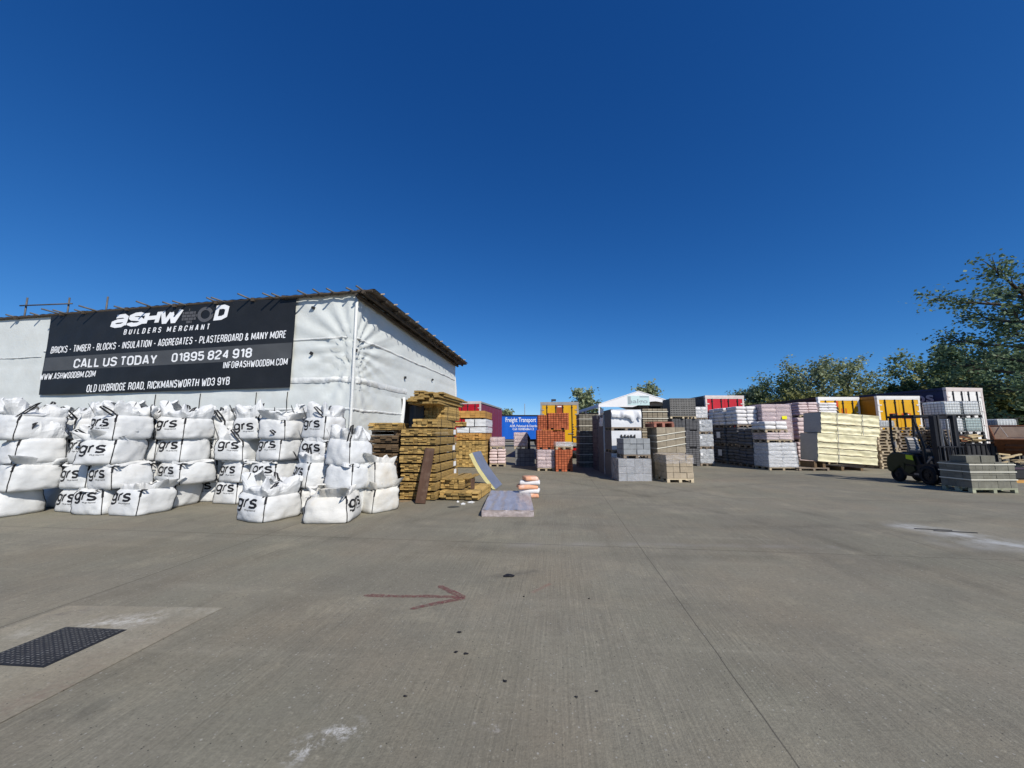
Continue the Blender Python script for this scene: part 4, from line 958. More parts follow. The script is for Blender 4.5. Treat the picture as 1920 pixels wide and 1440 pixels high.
h = zat(800, D3) - z_ - .05; wrapped_pack('white plastic wrapped timber pack, lower of the two, at the shed end', x3, D3, z_, w3, h, 2.4, YAW * .6, TS3); z_ += h + .05
h = zat(784, D3) - z_ - .07; zw = z_
wrapped_pack('white plastic wrapped timber pack under the top orange boards', x3 + .45, D3 + .02, z_, w3 - .45, h, 2.4, YAW * .6, TS3)
timber_pack('timber_pack', 'short brown timber pack beside the upper white wrapped pack', x3 - .1, D3 - .06, z_, .62, h * .66, 2.4, 4, 3, M_timber, rz=YAW * .6, group=TS3, seed=77); z_ += h + .05
timber_pack('timber_pack', 'bright orange timber pack topping the white wrapped stack', x3 - .05, D3, z_, w3, zat(783, D3) - z_ + .35, 2.6, 6, 3, M_timber_orange, rz=YAW * .6, group=TS3, seed=78, ragged=.02, bearers=True)

# foil-faced insulation board leaning back against the packs
fb = thing('insulation_board', 'thick yellow foam board with blue-grey foil face leaning against the low timber', 'insulation board', (gnd(929, 918).x, gnd(929, 918).y, 0), YAW)
prof = [(0, .01), (-.25, .31), (-.47, .60), (-.62, .84), (-.765, 1.13)]
th = .115
def off(i):
    a, e = Vector(prof[max(0, i - 1)]), Vector(prof[min(len(prof) - 1, i + 1)]); d = (e - a).normalized(); return Vector((d.y, -d.x))
lo = [Vector(p) - off(i) * th for i, p in enumerate(prof)]; lo[0].y = .012; hi_ = [Vector(p) for p in prof]
b = MB(); n = len(prof)
b.prism([(p.x, p.y) for p in hi_] + [(p.x, p.y) for p in reversed(lo)], 1, 0, 1.2); b.build('foam_core', M_foam, fb)
b = MB(); b.grid(lambda u, v: Vector((*(lambda q, f: (q.x, 0, q.y))(hi_[min(n - 2, int(v * (n - 1) * .9999))].lerp(hi_[min(n - 2, int(v * (n - 1) * .9999)) + 1], v * (n - 1) - min(n - 2, int(v * (n - 1) * .9999))) + Vector((.004, .003)), 0),)) + Vector((0, .006 + u * 1.188, 0)), 8, 24); b.build('foil_face', M_foil, fb, True)
# slab of wrapped boards lying flat
q = [gnd(903, 969), gnd(1001, 969)]
D5 = q[0].y
sl = thing('wrapped_board_slab', 'flat slab of film wrapped insulation boards lying on the concrete', 'insulation slab', (q[0].x, D5, 0), R(-1))
W5 = q[1].x - q[0].x; L5 = 2.75; H5 = .135
b = MB(); b.box(.012, W5 - .012, .012, L5 - .012, .02, H5 - .01); b.build('boards', M_foam, sl)
b = MB(); b.grid(lambda u, v: (u * W5, v * L5, H5 + .012 * fbm(u * 5, v * 1.2, 3) + .006 * math.sin(u * 30 + 3 * fbm(u, v * 3))), 60, 40); b.build('film_top', M_slab_film, sl, True)
b = MB()
b.grid(lambda u, v: (u * W5, -.004 + .010 * fbm(u * 9, v * 2, 8), .004 + v * (H5 - .002)), 50, 6); b.grid(lambda u, v: (W5 + .006 * fbm(u * 9, v * 2, 2), u * L5, .004 + v * (H5 - .002)), 40, 6); b.grid(lambda u, v: (.006 * fbm(u * 9, v * 2, 6), u * L5, .004 + v * (H5 - .002)), 40, 6); b.grid(lambda u, v: (u * W5, L5, .004 + v * (H5 - .002)), 10, 6)
b.build('film_edge', M_slab_edge, sl, True)
# little pile of bagged plaster behind the slab
def sack_shape(b, cx, cy, z, lx, ly, lz, rot=0, seed=0):
    n, k = 20, 7; M = Matrix.Translation((cx, cy, z + lz / 2)) @ Matrix.Rotation(rot, 4, 'Z'); o = len(b.v)
    for j in range(k + 1):
        ph = -math.pi / 2 + math.pi * j / k
        for i in range(n):
            th_ = 2 * math.pi * i / n; c_, s_ = math.cos(th_), math.sin(th_); e = .17
            sx = math.copysign(abs(c_) ** e, c_); sy = math.copysign(abs(s_) ** e, s_); cp = abs(math.cos(ph)) ** .3
            q = Vector((sx * lx / 2 * cp, sy * ly / 2 * cp, math.copysign(abs(math.sin(ph)) ** .6, ph) * lz / 2))
            q += Vector((fbm(q.x * 6 + seed, q.y * 6, q.z * 9), fbm(q.y * 6, q.x * 6 + seed, 3), .5 * fbm(q.x * 5, q.y * 5, seed))) * .03
            b.v.append(tuple(M @ q))
    for j in range(k):
        for i in range(n): b.f.append((o + j * n + i, o + j * n + (i + 1) % n, o + (j + 1) * n + (i + 1) % n, o + (j + 1) * n + i)); b.m.append(0)
g = gnd(992, 935)
for k in range(5):
    lab = ['orange and white plaster sack at the bottom of the small pile behind the slab', 'second plaster sack up in the small pile behind the slab', 'third plaster sack up in the small pile behind the slab', 'white plaster sack just under the top orange one behind the slab', 'pale orange plaster sack topping the small pile behind the slab'][k]
    t = thing('plaster_sack', lab, 'sack', (g.x + [0, .03, -.03, .04, .05][k], g.y + .25 + .03 * (k % 2), k * .112), R([2, -9, 7, -4, 14][k]), 'plaster sacks piled behind the slab')
    b = MB(); sack_shape(b, 0, 0, 0, .56 if k < 4 else .38, .40, .125, 0, k * 3); b.build('sack', M_sack_orange if k in (0, 2, 4) else M_sack_white, t, True)
# ------------------------------------------------------------------ pallets and pallet loads
def pallet_bm(w_, d, h=.144, front=True):
    """three runners and top boards; openings face -y"""
    b = MB(); n = max(5, int(d / .16))
    for i in range(n): y = i * (d - .1) / (n - 1); b.box(0, w_, y, y + .1, h - .022, h)
    for x in (0, w_ / 2 - .05, w_ - .1):
        for y in (0, d / 2 - .06, d - .12): b.box(x, x + .1, y + .004, y + .116, .024, h - .026)
        b.box(x - .002, x + .102, 0.002, d - .002, 0.002, .022)
    b.box(.002, w_ - .002, .003, .105, h - .046, h - .0245); b.box(.002, w_ - .002, d - .105, d - .003, h - .046, h - .0245)
    return b
def blocks_bm(w_, d, h, nx, ny, nz, rnd, holes=0, gap=.004, jit=.006, skip=0.0, bond=False):
    """a cuboid of blocks; only the shell is built, round a dark core"""
    b = MB(); cx, cy, cz = w_ / nx, d / ny, h / nz
    for k in range(nz):
        for j in range(ny):
            for i in range(nx):
                if 0 < i < nx - 1 and 0 < j < ny - 1 and k < nz - 1: continue
                if holes and k == 0 and j in (0, ny - 1) and i in holes_at(nx): continue
                o = rnd.uniform(-jit, jit); z0 = k * cz
                sh = (.5 * cx if bond and k % 2 and 0 < i < nx - 1 else 0)
                b.box(i * cx + gap / 2, (i + 1) * cx - gap / 2, j * cy + gap / 2 + o, (j + 1) * cy - gap / 2 + o, z0 + gap / 2, z0 + cz - gap / 2)
    return b
def holes_at(nx): return {max(1, int(nx * .22)), min(nx - 2, int(nx * .72))}
class L:                                             # keeps the height that the next load stands on
    pass
def place(pl, pr, D, z0, yt, h=None):
    x0, x1 = at(pl, D, z0 + .5), at(pr, D, z0 + .5)
    return x0, x1 - x0, (h if h else zat(yt, D) - z0)
def film_box(t, w_, d, h, z0=0, m=None, amp=.018, seed=0, e=.014, name='shrink_wrap', top=True):
    b = MB(); f = lambda u, v, s: amp * fbm(u * 4 + seed, v * 5, s)
    b.grid(lambda u, v: (-e + u * (w_ + 2 * e), -e + f(u, v, 1), z0 + v * h), 16, 14); b.grid(lambda u, v: (-e + f(u, v, 2), -e + u * (d + 2 * e), z0 + v * h), 12, 14)
    b.grid(lambda u, v: (w_ + e + f(u, v, 3), -e + u * (d + 2 * e), z0 + v * h), 12, 14); b.grid(lambda u, v: (-e + u * (w_ + 2 * e), d + e + f(u, v, 4), z0 + v * h), 8, 8)
    if top: b.grid(lambda u, v: (-e + u * (w_ + 2 * e), -e + v * (d + 2 * e), z0 + h + e + f(u, v, 5)), 14, 12)
    b.build(name, m or M_film, t, True)
def load(kind, pl, pr, yt, D, label, z0=0.0, d=1.0, m=None, n=(5, 5, 5), cat='pallet load', name='block_pallet', group=None, wrap=None, pal=None, straps=(), rz=0.0, h=None, holes=False, seed=0, bond=False, shade_sides=None, jit=.006, x=None):
    x0, w_, H = place(pl, pr, D, z0, yt, h)
    if x is not None: x0, w_ = x
    rnd = random.Random(int(pl * 13 + D * 101) + seed)
    t = thing(name, label, cat, (x0, D, z0), rz, group); L.top = z0 + H; L.x = (x0, w_); zb = 0
    if pal: pallet_bm(w_, d).build('pallet', pal, t); zb = .146
    hh = H - zb
    if kind == 'blocks':
        o = blocks_bm(w_, d, hh, *n, rnd, holes, jit=jit, bond=bond, gap=.004 if D < 13 else .010 if D < 17 else .018).build('blocks', m, t, loc=(0, 0, zb))
        b = MB(); b.box(.03, w_ - .03, .06, d - .06, .01, hh - .03); b.build('core', M_dark, t, loc=(0, 0, zb))  # black core paints the shade in gaps and fork slots
    elif kind == 'sacks':
        b = MB(); nl = n[2]; lz = hh / nl
        for k in range(nl):
            for i in range(n[0]):
                for j in range(n[1]):
                    if 0 < i < n[0] - 1 and 0 < j < n[1] - 1 and k < nl - 1: continue
                    sack_shape(b, (i + .5) * w_ / n[0] + rnd.uniform(-.02, .02), (j + .5) * d / n[1] + rnd.uniform(-.02, .02), zb + k * lz - .004, w_ / n[0] * 1.0, d / n[1] * 1.0, lz * 1.06, R(rnd.uniform(-2, 2)), rnd.random() * 50)
        b.build('sacks', m, t, True)
    elif kind == 'box':
        b = MB(); f = lambda u, v, s: .012 * fbm(u * 3 + seed, v * 3, s)
        b.grid(lambda u, v: (u * w_, f(u, v, 1), zb + v * hh), 14, 12); b.grid(lambda u, v: (f(u, v, 2), u * d, zb + v * hh), 12, 12, 1 if shade_sides else 0); b.grid(lambda u, v: (w_ + f(u, v, 3), u * d, zb + v * hh), 12, 12, 1 if shade_sides else 0)
        b.grid(lambda u, v: (u * w_, v * d, zb + hh + .6 * f(u, v, 4)), 12, 12); b.grid(lambda u, v: (u * w_, d, zb + v * hh), 4, 4); b.build('wrapped_pack', [m, shade_sides] if shade_sides else m, t, True)
    if wrap: film_box(t, w_, d, hh, zb, wrap, seed=pl)
    for (za, zc) in straps:
        b = MB(); e = .02
        s_ = .014
        b.add([(-e, -e, zb + za * hh - s_), (w_ + e, -e, zb + zc * hh - s_), (w_ + e, -e, zb + zc * hh + s_), (-e, -e, zb + za * hh + s_)], [(0, 1, 2, 3)])
        b.add([(w_ + e, -e, zb + zc * hh - s_), (w_ + e, d + e, zb + zc * hh - s_), (w_ + e, d + e, zb + zc * hh + s_), (w_ + e, -e, zb + zc * hh + s_)], [(0, 1, 2, 3)])
        b.add([(-e, -e, zb + za * hh - s_), (-e, d + e, zb + za * hh - s_), (-e, d + e, zb + za * hh + s_), (-e, -e, zb + za * hh + s_)], [(0, 1, 2, 3)])
        b.build('strap', M_strap, t)
    t['_w'] = w_; t['_h'] = H
    del t['_w']; del t['_h']
    return t
def paper(t, x0, x1, z0, z1, m, y=-.035, face='front', name='paper_label'):
    b = MB()
    if face == 'front': b.box(x0, x1, y, y + .003, z0, z1)
    else: b.box(y, y + .003, x0, x1, z0, z1)
    b.build(name, m, t)
def sign_text(t, s, x0, x1, z0, z1, m, y=-.036, bold=.02, name='lettering', face='front', font='b'):
    b = MB(); fn = (lambda u, v: (x0 + u * (x1 - x0), y, z0 + v * (z1 - z0))) if face == 'front' else (lambda u, v: (y, x0 + u * (x1 - x0), z0 + v * (z1 - z0)))
    if font == 'b': lettering(b, s, fn, bold=bold)
    else: stroke_lettering(b, s, fn, wide=.5, t=.2)
    return b.build(name, m, t)
GY = 'pallet loads standing about the yard'
# two small wrapped stacks before the blue trailer
D = 20.6
load('sacks', 918, 948, 842, D, 'layered pale sacks on a pallet, lower half of the small stack near the maroon trailer', m=M_sack_pink, n=(2, 2, 5), pal=M_pallet, name='sack_pallet', group=GY)
load('sacks', 919, 946, 820, D, 'film wrapped bundle crowning the pale sack stack near the maroon trailer', z0=L.top, m=M_sack_pink, n=(2, 2, 2), wrap=M_film_pink, name='sack_pallet', group=GY, pal=M_pallet)
D = 21.0
load('blocks', 966, 1003, 842, D, 'dark shaded pallet of grey blocks under the lilac wrapped bundle', m=M_grey, n=(4, 4, 4), group=GY)
zq = L.top
load('sacks', 964, 989, 811, D, 'lilac film wrapped bundle before the blue trailer text', z0=zq, m=M_sack_pink, n=(2, 2, 4), wrap=M_film_pink, name='sack_pallet', group=GY, pal=M_pallet)
b = MB(); t = thing('black_film', 'torn black plastic film hanging beside the lilac wrapped bundle', 'plastic film', (at(989.5, D, 1), D, zq))
b.grid(lambda u, v: (u * .16 + .05 * fbm(u * 3, v * 3, 2), .1 + u * .3 + .06 * fbm(u * 2, v * 2), .85 * (1 - v) * (1 - .3 * u)), 8, 10); b.grid(lambda u, v: (u * .16 + .05 * fbm(u * 3, v * 3, 2), .112 + u * .3 + .06 * fbm(u * 2, v * 2), .85 * (1 - v) * (1 - .3 * u)), 8, 10); b.build('film', M_strap_dark, t, True)
# orange brick packs
OG = 'packs of orange bricks before the yellow trailer'
D = 18.2
load('sacks', 1008, 1040, 843, D, 'greyish film wrapped pallet at the foot of the orange bricks', m=M_sack_pink, n=(2, 2, 5), wrap=M_film_pink, name='wrapped_pallet', group=OG, pal=M_pallet)
t = load('blocks', 1007, 1037, 806, D, 'orange brick pack with fork slots standing on the greyish wrapped pallet', z0=L.top, m=M_orange, n=(6, 4, 9), holes=True, name='brick_pack', cat='brick pack', group=OG)
D = 17.9
load('blocks', 1042, 1074, 843, D, 'orange brick pack half in shadow at ground level', m=M_orange, n=(6, 4, 9), holes=True, name='brick_pack', cat='brick pack', group=OG)
load('box', 1042, 1074, 829, D, 'thin wrapped lilac layer on the lowest half-shaded orange brick pack', z0=L.top, m=M_film_silver, name='wrapped_pallet', group=OG, pal=M_pallet)
D = 19.4
load('blocks', 1007, 1029, 843, D, 'orange brick pack at the back, lowest under the shaded upper pack', m=M_orange, n=(4, 4, 8), name='brick_pack', cat='brick pack', group=OG)
load('blocks', 1007, 1029, 806, D, 'orange brick pack at the back, midway below the shaded pack', z0=L.top, m=M_orange, n=(4, 4, 8), name='brick_pack', cat='brick pack', group=OG)
load('blocks', 1009, 1028, 778, D, 'orange brick pack crossed by a diagonal shadow beside the highest pack', z0=L.top, m=M_orange, n=(4, 4, 8), name='brick_pack', cat='brick pack', group=OG)
load('blocks', 1030, 1066, 843, D, 'orange brick pack at the back, lowest under the highest pack', m=M_orange, n=(7, 4, 9), name='brick_pack', cat='brick pack', group=OG)
load('blocks', 1030, 1060, 806, D, 'red-orange brick pack directly carrying the highest pack', z0=L.top, m=M_orange, n=(6, 4, 9), name='brick_pack', cat='brick pack', group=OG)
load('blocks', 1028, 1067, 774, D - .1, 'highest orange brick pack, with two fork slots, against the yellow doors', z0=L.top, m=M_orange, n=(8, 4, 9), holes=True, name='brick_pack', cat='brick pack', group=OG, jit=.02)
# tan brick column left of the white marquee
D = 20.0
for k, (yt, lab) in enumerate([(842, 'lowest, shaded'), (808, 'middle'), (776, 'topmost')]):
    load('blocks', 1086, 1123, yt, D, 'grey-tan slatted brick pack, %s, beside the yellow trailer' % lab, z0=L.top if k else 0, m=M_tan2, n=(6, 4, 11), name='brick_pack', cat='brick pack', group='grey-tan brick packs', straps=((.3, .3), (.7, .7)))
# row A: grey blocks, white H+H packs
AG = 'grey and white block packs in the middle of the yard'
D = 14.4
load('blocks', 1160, 1221, 860, D, 'film wrapped light grey block pallet at the front of the middle row', m=M_lgrey, n=(4, 4, 3), wrap=M_film, d=1.0, group=AG, jit=.015, bond=True)
zA = L.top
load('blocks', 1169, 1219, 822, D + .05, 'unwrapped light grey blocks on a pallet on top of the front wrapped pallet', z0=zA, m=M_lgrey, n=(4, 4, 3), pal=M_pallet_old, d=.95, group=AG, jit=.02, bond=True)
D = 15.7
load('box', 1147, 1203, 850, D, 'hidden lowest white block pack of the middle row, sides coloured dark as shade', m=M_white_wrap, d=1.15, group=AG, name='wrapped_block_pack', shade_sides=M_bluegrey)  # dark grey sides put flank shade into the white packs' colour
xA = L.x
t = load('box', 1147, 1203, 807.5, D, 'white wrapped block pack with big black printed letters', z0=L.top, m=M_white_wrap, d=1.15, group=AG, name='wrapped_block_pack', shade_sides=M_bluegrey, pal=M_pallet_old)
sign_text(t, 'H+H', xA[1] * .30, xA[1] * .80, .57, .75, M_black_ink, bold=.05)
t = load('box', 1146, 1202, 768, D, 'topmost white wrapped block pack with torn flapping wrap under the marquee', z0=L.top, m=M_white_wrap, d=1.15, group=AG, name='wrapped_block_pack', shade_sides=M_bluegrey, pal=M_pallet_old)
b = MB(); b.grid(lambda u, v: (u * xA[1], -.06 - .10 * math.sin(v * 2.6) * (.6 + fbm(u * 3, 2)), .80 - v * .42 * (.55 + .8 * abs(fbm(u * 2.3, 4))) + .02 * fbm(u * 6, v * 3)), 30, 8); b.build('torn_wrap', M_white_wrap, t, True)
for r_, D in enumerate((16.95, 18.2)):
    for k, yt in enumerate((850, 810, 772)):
        load('box' if r_ == 0 else 'blocks', 1140, 1190, [850, 812, 778][k], D, 'pack in the %s rank behind the white packs, %s' % (('second', 'third')[r_], ('lowest', 'middle', 'topmost')[k]), z0=L.top if k else 0, m=M_white_wrap if r_ == 0 else M_bluegrey, n=(4, 4, 4), d=1.1, group=AG, name='wrapped_block_pack', shade_sides=M_bluegrey, x=xA)  # dark sides carry painted shade in this rank too
b = MB(); t = thing('torn_white_wrap', 'crumpled white wrap dangling off the shaded left flank of the white packs', 'plastic film', (at(1136, 17, 2.4) - .12, 16.9, 2.05))
b.grid(lambda u, v: (.10 * math.sin(v * 5) * fbm(u * 4, v * 4, 1) - .04 * v, u * .7, .75 * (1 - v) + .08 * fbm(u * 4, 3)), 10, 10); b.grid(lambda u, v: (.012 + .10 * math.sin(v * 5) * fbm(u * 4, v * 4, 1) - .04 * v, u * .7, .75 * (1 - v) + .08 * fbm(u * 4, 3)), 10, 10); b.build('film', M_band, t)
# row B: buff and tan blocks
BG = 'tan and buff block packs right of the grey blocks'
D = 14.0
load('blocks', 1250, 1300, 853, D, 'film topped buff block pallet on a fresh pale pallet, frontmost of the tan packs', m=M_buff, n=(4, 4, 4), pal=M_pallet_pale, d=1.15, group=BG, jit=.02, bond=True)
zB = L.top; xB = L.x
b = MB(); tt = thing('film_sheet', 'clear film draped over the top course of the frontmost buff block pallet', 'plastic film', (xB[0], D, zB - .30)); film_box(tt, xB[1], 1.15, .30, 0, M_film, .02, 3, .02, 'film')
D = 15.3
load('blocks', 1232, 1286, 849, D, 'shaded tan block pack under the slanting-strapped pack', m=M_tan, n=(4, 4, 4), d=1.1, group=BG)
load('blocks', 1232, 1285, 801, D, 'tan block pack with three slanting cream straps', z0=L.top, m=M_tan, n=(3, 4, 4), d=1.1, group=BG, straps=((.16, .36), (.42, .62), (.66, .84)), jit=.01)
zB2 = L.top; xB2 = L.x
t = thing('broken_pallet', 'broken red-brown pallet lying on the slanting-strapped tan pack', 'pallet', (xB2[0] - .12, D - .02, zB2), R(3))
b = MB(); rnd = random.Random(8)
for i in range(5): b.box(0, .85, i * .2, i * .2 + .1, .16 + rnd.uniform(-.004, .03), .185 + .03, 0, Matrix.Rotation(R(rnd.uniform(-5, 5)), 4, 'Z'))
for x_ in (.02, .36, .74): b.box(x_, x_ + .1, 0, .9, .002, .155)
b.build('boards', mat('red_stained_wood', (.28, .12, .085), .85, .3, 6, island=.35), t)
D = 17.0
for k, (yt, lab) in enumerate([(848, 'lowest'), (803, 'middle'), (766, 'topmost')]):
    load('blocks', 1205, 1252, yt, D, 'buff slatted brick pack, %s in the stack behind the strapped tan pack' % lab, z0=L.top if k else 0, m=M_tan, n=(5, 4, 9), d=1.1, group=BG, straps=((.5, .5), (.85, .85)), name='brick_pack', cat='brick pack')
# column of blue-grey bricks with fork slots, lattice pack on top
CG = 'blue-grey brick packs behind the buff pallet'
D = 20.8
for cidx, (pl, pr) in enumerate(((1260, 1285), (1286, 1312))):
    for k, yt in enumerate((841, 808, 785)):
        load('blocks', pl, pr, yt, D, 'blue-grey brick pack, %s in the %s column below the perforated bricks' % (('lowest', 'middle', 'upper')[k], ('first', 'second')[cidx]), z0=L.top if k else 0, m=M_bluegrey, n=(4, 4, 9), holes=True, name='brick_pack', cat='brick pack', group=CG)
zC = L.top; x0, x1 = at(1256, D, 2.5), at(1304, D, 2.5)
t = thing('perforated_brick_pack', 'tall pack of dark perforated bricks on a pale pallet against the sky', 'brick pack', (x0, D - .1, zC)); W = x1 - x0
pallet_bm(W, 1.0).build('pallet', M_pallet_pale, t)
H = zat(748, D) - zC - .146; b = MB(); nb, nr = 10, 8
for j in range(nr + 1): z = .146 + j * H / nr; b.box(0, W, 0, .05, z - .028, z + .028)
for i in range(nb * 3 + 1):
    x = i * W / (nb * 3); hw = .022 if i % 3 == 0 else .009; b.box(max(0, x - hw), min(W, x + hw), .004, .055, .15, .146 + H)
b.build('bricks', M_engbrick, t); b = MB(); b.box(.003, W - .003, .06, 1.0, .15, .146 + H); b.build('core', M_strap_dark, t)  # black core paints the dark inside the brick holes
FG = 'silvery wrapped pallets beside the blue-grey bricks'
for k, (yt, pl, pr) in enumerate(((842, 1313, 1338), (814, 1312, 1337), (787, 1310, 1335))):
    t = load('sacks', pl, pr, yt, D + .15, 'silvery film wrapped pallet, %s of the column right of the blue-grey bricks' % ('lowest', 'middle', 'upper')[k], z0=L.top if k else 0, m=M_lgrey, n=(2, 2, 3), wrap=M_film_silver, pal=M_pallet_old, name='wrapped_pallet', group=FG)
    paper(t, .01, .13, .55, .70, M_label_white)
for k, (yt) in enumerate((842, 815, 788, 763)):
    load('sacks', 1303, 1326, yt, D + 1.4, 'silvery wrapped pallet, %s in the column beyond, by the red doors' % ('lowest', 'second up', 'third up', 'topmost')[k], z0=L.top if k else 0, m=M_sack_white, n=(2, 2, 3), wrap=M_film_silver, pal=M_pallet_old, name='wrapped_pallet', group=FG)
for k, (yt) in enumerate((842, 815, 788, 776)):
    load('sacks', 1328, 1352, yt, D + 3.2, 'pinkish wrapped pallet, %s, below the red trailer doors' % ('lowest', 'second up', 'third up', 'topmost')[k], z0=L.top if k else 0, m=M_sack_white, n=(2, 2, 2), wrap=M_film, name='wrapped_pallet', group=FG)
# long ranks of sacks whose left flanks lie in shade
SG = 'ranks of sacked pallets with shaded flanks'
D = 18.5; xs = at(1440, D, 1); ws = at(1494, D, 1) - xs
cuts = [(853, M_sack_white, M_film_silver), (830, M_sack_white, M_film_silver), (811, M_sack_pink, M_film), (790, M_sack_white, None)]
for k, (yt, m, wr) in enumerate(cuts):
    load('sacks', 1440, 1494, yt, D, 'crumpled wrapped sack pallet, %s of the front rank before the pink bundle' % ('lowest', 'second up', 'third up', 'topmost')[k], z0=L.top if k else 0, m=m, n=(2, 2, (4, 3, 3, 2)[k]), wrap=wr, pal=M_pallet if k != 1 else None, d=1.1, name='sack_pallet', group=SG, x=(xs + (0, .03, .0, -.05)[k], ws + (0, -.06, -.18, -.30)[k]))
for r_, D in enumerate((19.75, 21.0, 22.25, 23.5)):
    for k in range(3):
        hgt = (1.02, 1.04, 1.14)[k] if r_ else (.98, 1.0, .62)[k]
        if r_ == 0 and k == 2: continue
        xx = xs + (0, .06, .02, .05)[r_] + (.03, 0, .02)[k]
        t = load('sacks', 0, 0, 0, D, 'sack pallet, %s, in the %s rank back, lower tiers coloured dark for shade' % (('lowest', 'middle', 'topmost')[k], ('second', 'third', 'fourth', 'fifth')[r_]), z0=L.top if k else 0, m=M_sack_white if k == 2 else M_bluegrey, n=(2, 2, 5), d=1.12, name='sack_pallet', group=SG, x=(xx, 1.12), h=hgt, pal=M_pallet_old)  # lower tiers coloured dark to imitate the flank shade
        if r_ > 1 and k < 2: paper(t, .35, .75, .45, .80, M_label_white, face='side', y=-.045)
# pink wrapped bundle with the yellow label, brown flanked sack stacks
D = 20.6; PG = 'pink wrapped sack stacks before the amber trailer'
load('sacks', 1436, 1490, 832, D, 'sack pallet under the pink bundle with the yellow label', m=M_sack_pink, n=(2, 2, 5), name='sack_pallet', group=PG, pal=M_pallet, wrap=M_film_pink)
t = load('sacks', 1432, 1487, 758, D, 'tall pink film wrapped bundle with a bright yellow label', z0=L.top, m=M_sack_pink, n=(2, 2, 9), wrap=M_film_pink, name='sack_pallet', group=PG, pal=M_pallet)
zz = zat(786, D) - t.location.z; paper(t, 1.02, 1.28, zz, zz + .17, M_label_yellow, y=-.05)
D = 22.0
for k, yt in enumerate((829, 783, 754)):
    load('sacks', 1498, 1533, yt, D, 'sack stack with maroon flank, %s, beside the pink bundle' % ('lowest', 'middle', 'topmost')[k], z0=L.top if k else 0, m=M_sack_pink, n=(2, 2, 5), name='sack_pallet', group=PG, pal=M_pallet, d=1.15)
for k, yt in enumerate((829, 785, 755)):
    load('sacks', 1536, 1571, yt, D + .1, 'layered pale sack stack, %s, before the amber trailer doors' % ('lowest', 'middle', 'topmost')[k], z0=L.top if k else 0, m=M_sack_white, n=(2, 2, 5), name='sack_pallet', group=PG, pal=M_pallet, d=1.1)
# long cream packs, sagging to one end
D = 18.2; KG = 'cream wrapped board packs'
def cream(label, pl, pr, yl_t, yl_b, D, z0, h, d, seed, back):
    x0, x1 = at(pl, D, z0 + .5), at(pr, D, z0 + .5); w_ = x1 - x0
    t = thing('cream_board_pack', label, 'board pack', (x0, D, z0), 0, KG, (0, R(4.2)))
    b = MB(); b.grid(lambda u, v: (u * w_, .032 * fbm(u * 9 + seed, v * 5) + .02 * math.sin(v * 24 + fbm(u * 4, v * 2, seed)), v * h), 60, 24); b.grid(lambda u, v: (u * w_, d, v * h), 4, 4)
    b.grid(lambda u, v: (u * w_, v * d, h + .012 * fbm(u * 8, v * 3, seed)), 30, 6); b.grid(lambda u, v: (u * w_, v * d, 0), 2, 2); b.grid(lambda u, v: (w_, u * d, v * h), 3, 3); b.build('cream_wrap', M_cream_wrap, t, True)
    b = MB(); b.box(-.006, .004, .01, d - .01, .01, h - .01); b.build('bare_end', M_card, t)
    for f in ((.34,) if h > 1.1 else (.27, .7)):
        b = MB(); b.box(f * w_, f * w_ + .025, -.04, -.033, .01, h); b.build('strap', M_card, t)
    for f in ((.27, .50, .71) if h > 1.1 else (.46,)):
        b = MB(); b.grid(lambda u, v: (u * w_, -.045, f * h + (v - .5) * .028 + .022 * fbm(u * 7, f * 9) + .05 * (u - .5) * (f - .5)), 40, 1); b.build('pack_joint', M_timber_old_shade, t)
    return t
z_low = .46
cream('lower long cream wrapped board pack, sagging at its right end', 1532, 1643, 0, 0, D, z_low, 1.30, 1.1, 1, 0)
cream('upper long cream wrapped board pack on the lower one', 1538, 1647, 0, 0, D, z_low + 1.31, .98, 1.1, 5, 0)
t = thing('pallet', 'low pallet and packing timbers under the raised end of the cream packs', 'pallet', (at(1500, D, .2), D + .05, 0)); pallet_bm(1.4, 1.0).build('boards', M_pallet_old, t)
for k, (xx, hh) in enumerate(((.75, .28), (1.15, .25), (2.0, .185), (2.9, .12))):
    t = thing('packing_block', 'stubby timber block propping the cream packs off the ground', 'timber block', (at(1500, D, .2) + xx, D + .1, 0 if k > 1 else .146), 0, 'timber blocks under the cream packs'); b = MB(); b.box(0, .12, 0, .9, 0.002, hh); b.build('block', M_timber_old_shade, t)
# empty pallets in stacks behind the forklift
PALG = 'empty wooden pallets stacked behind the forklift'
protoP = {}
stacks = [(1650, 1686, 19.2, 14, 0), (1688, 1722, 19.6, 13, 1), (1722, 1752, 20.0, 14, 0), (1754, 1786, 18.8, 13, 1), (1786, 1820, 18.4, 9, 2)]
sname = ['stack next to the cream packs', 'stack behind the forklift seat', 'stack behind the forklift guard', 'stack behind the forklift mast', 'low stack right of the mast']
rnd = random.Random(12)
for si, (pl, pr, D, n, mi) in enumerate(stacks):
    x0 = at(pl, D, 1); w_ = at(pr, D, 1) - x0; me = None
    for k in range(n):
        if me is None: me = pallet_bm(w_, 1.0).mesh('pallet', (M_pallet, M_pallet_old, M_pallet_old)[mi])
        o = bpy.data.objects.new('pallet', me); COL.objects.link(o); o.location = (x0 + rnd.uniform(-.05, .05), D + rnd.uniform(-.04, .04), k * .147); o.rotation_euler = (0, 0, R(rnd.uniform(-2, 2)))
        tag(o, 'worn empty pallet in the %s' % sname[si], 'pallet', 'empty pallets in the %s' % sname[si])
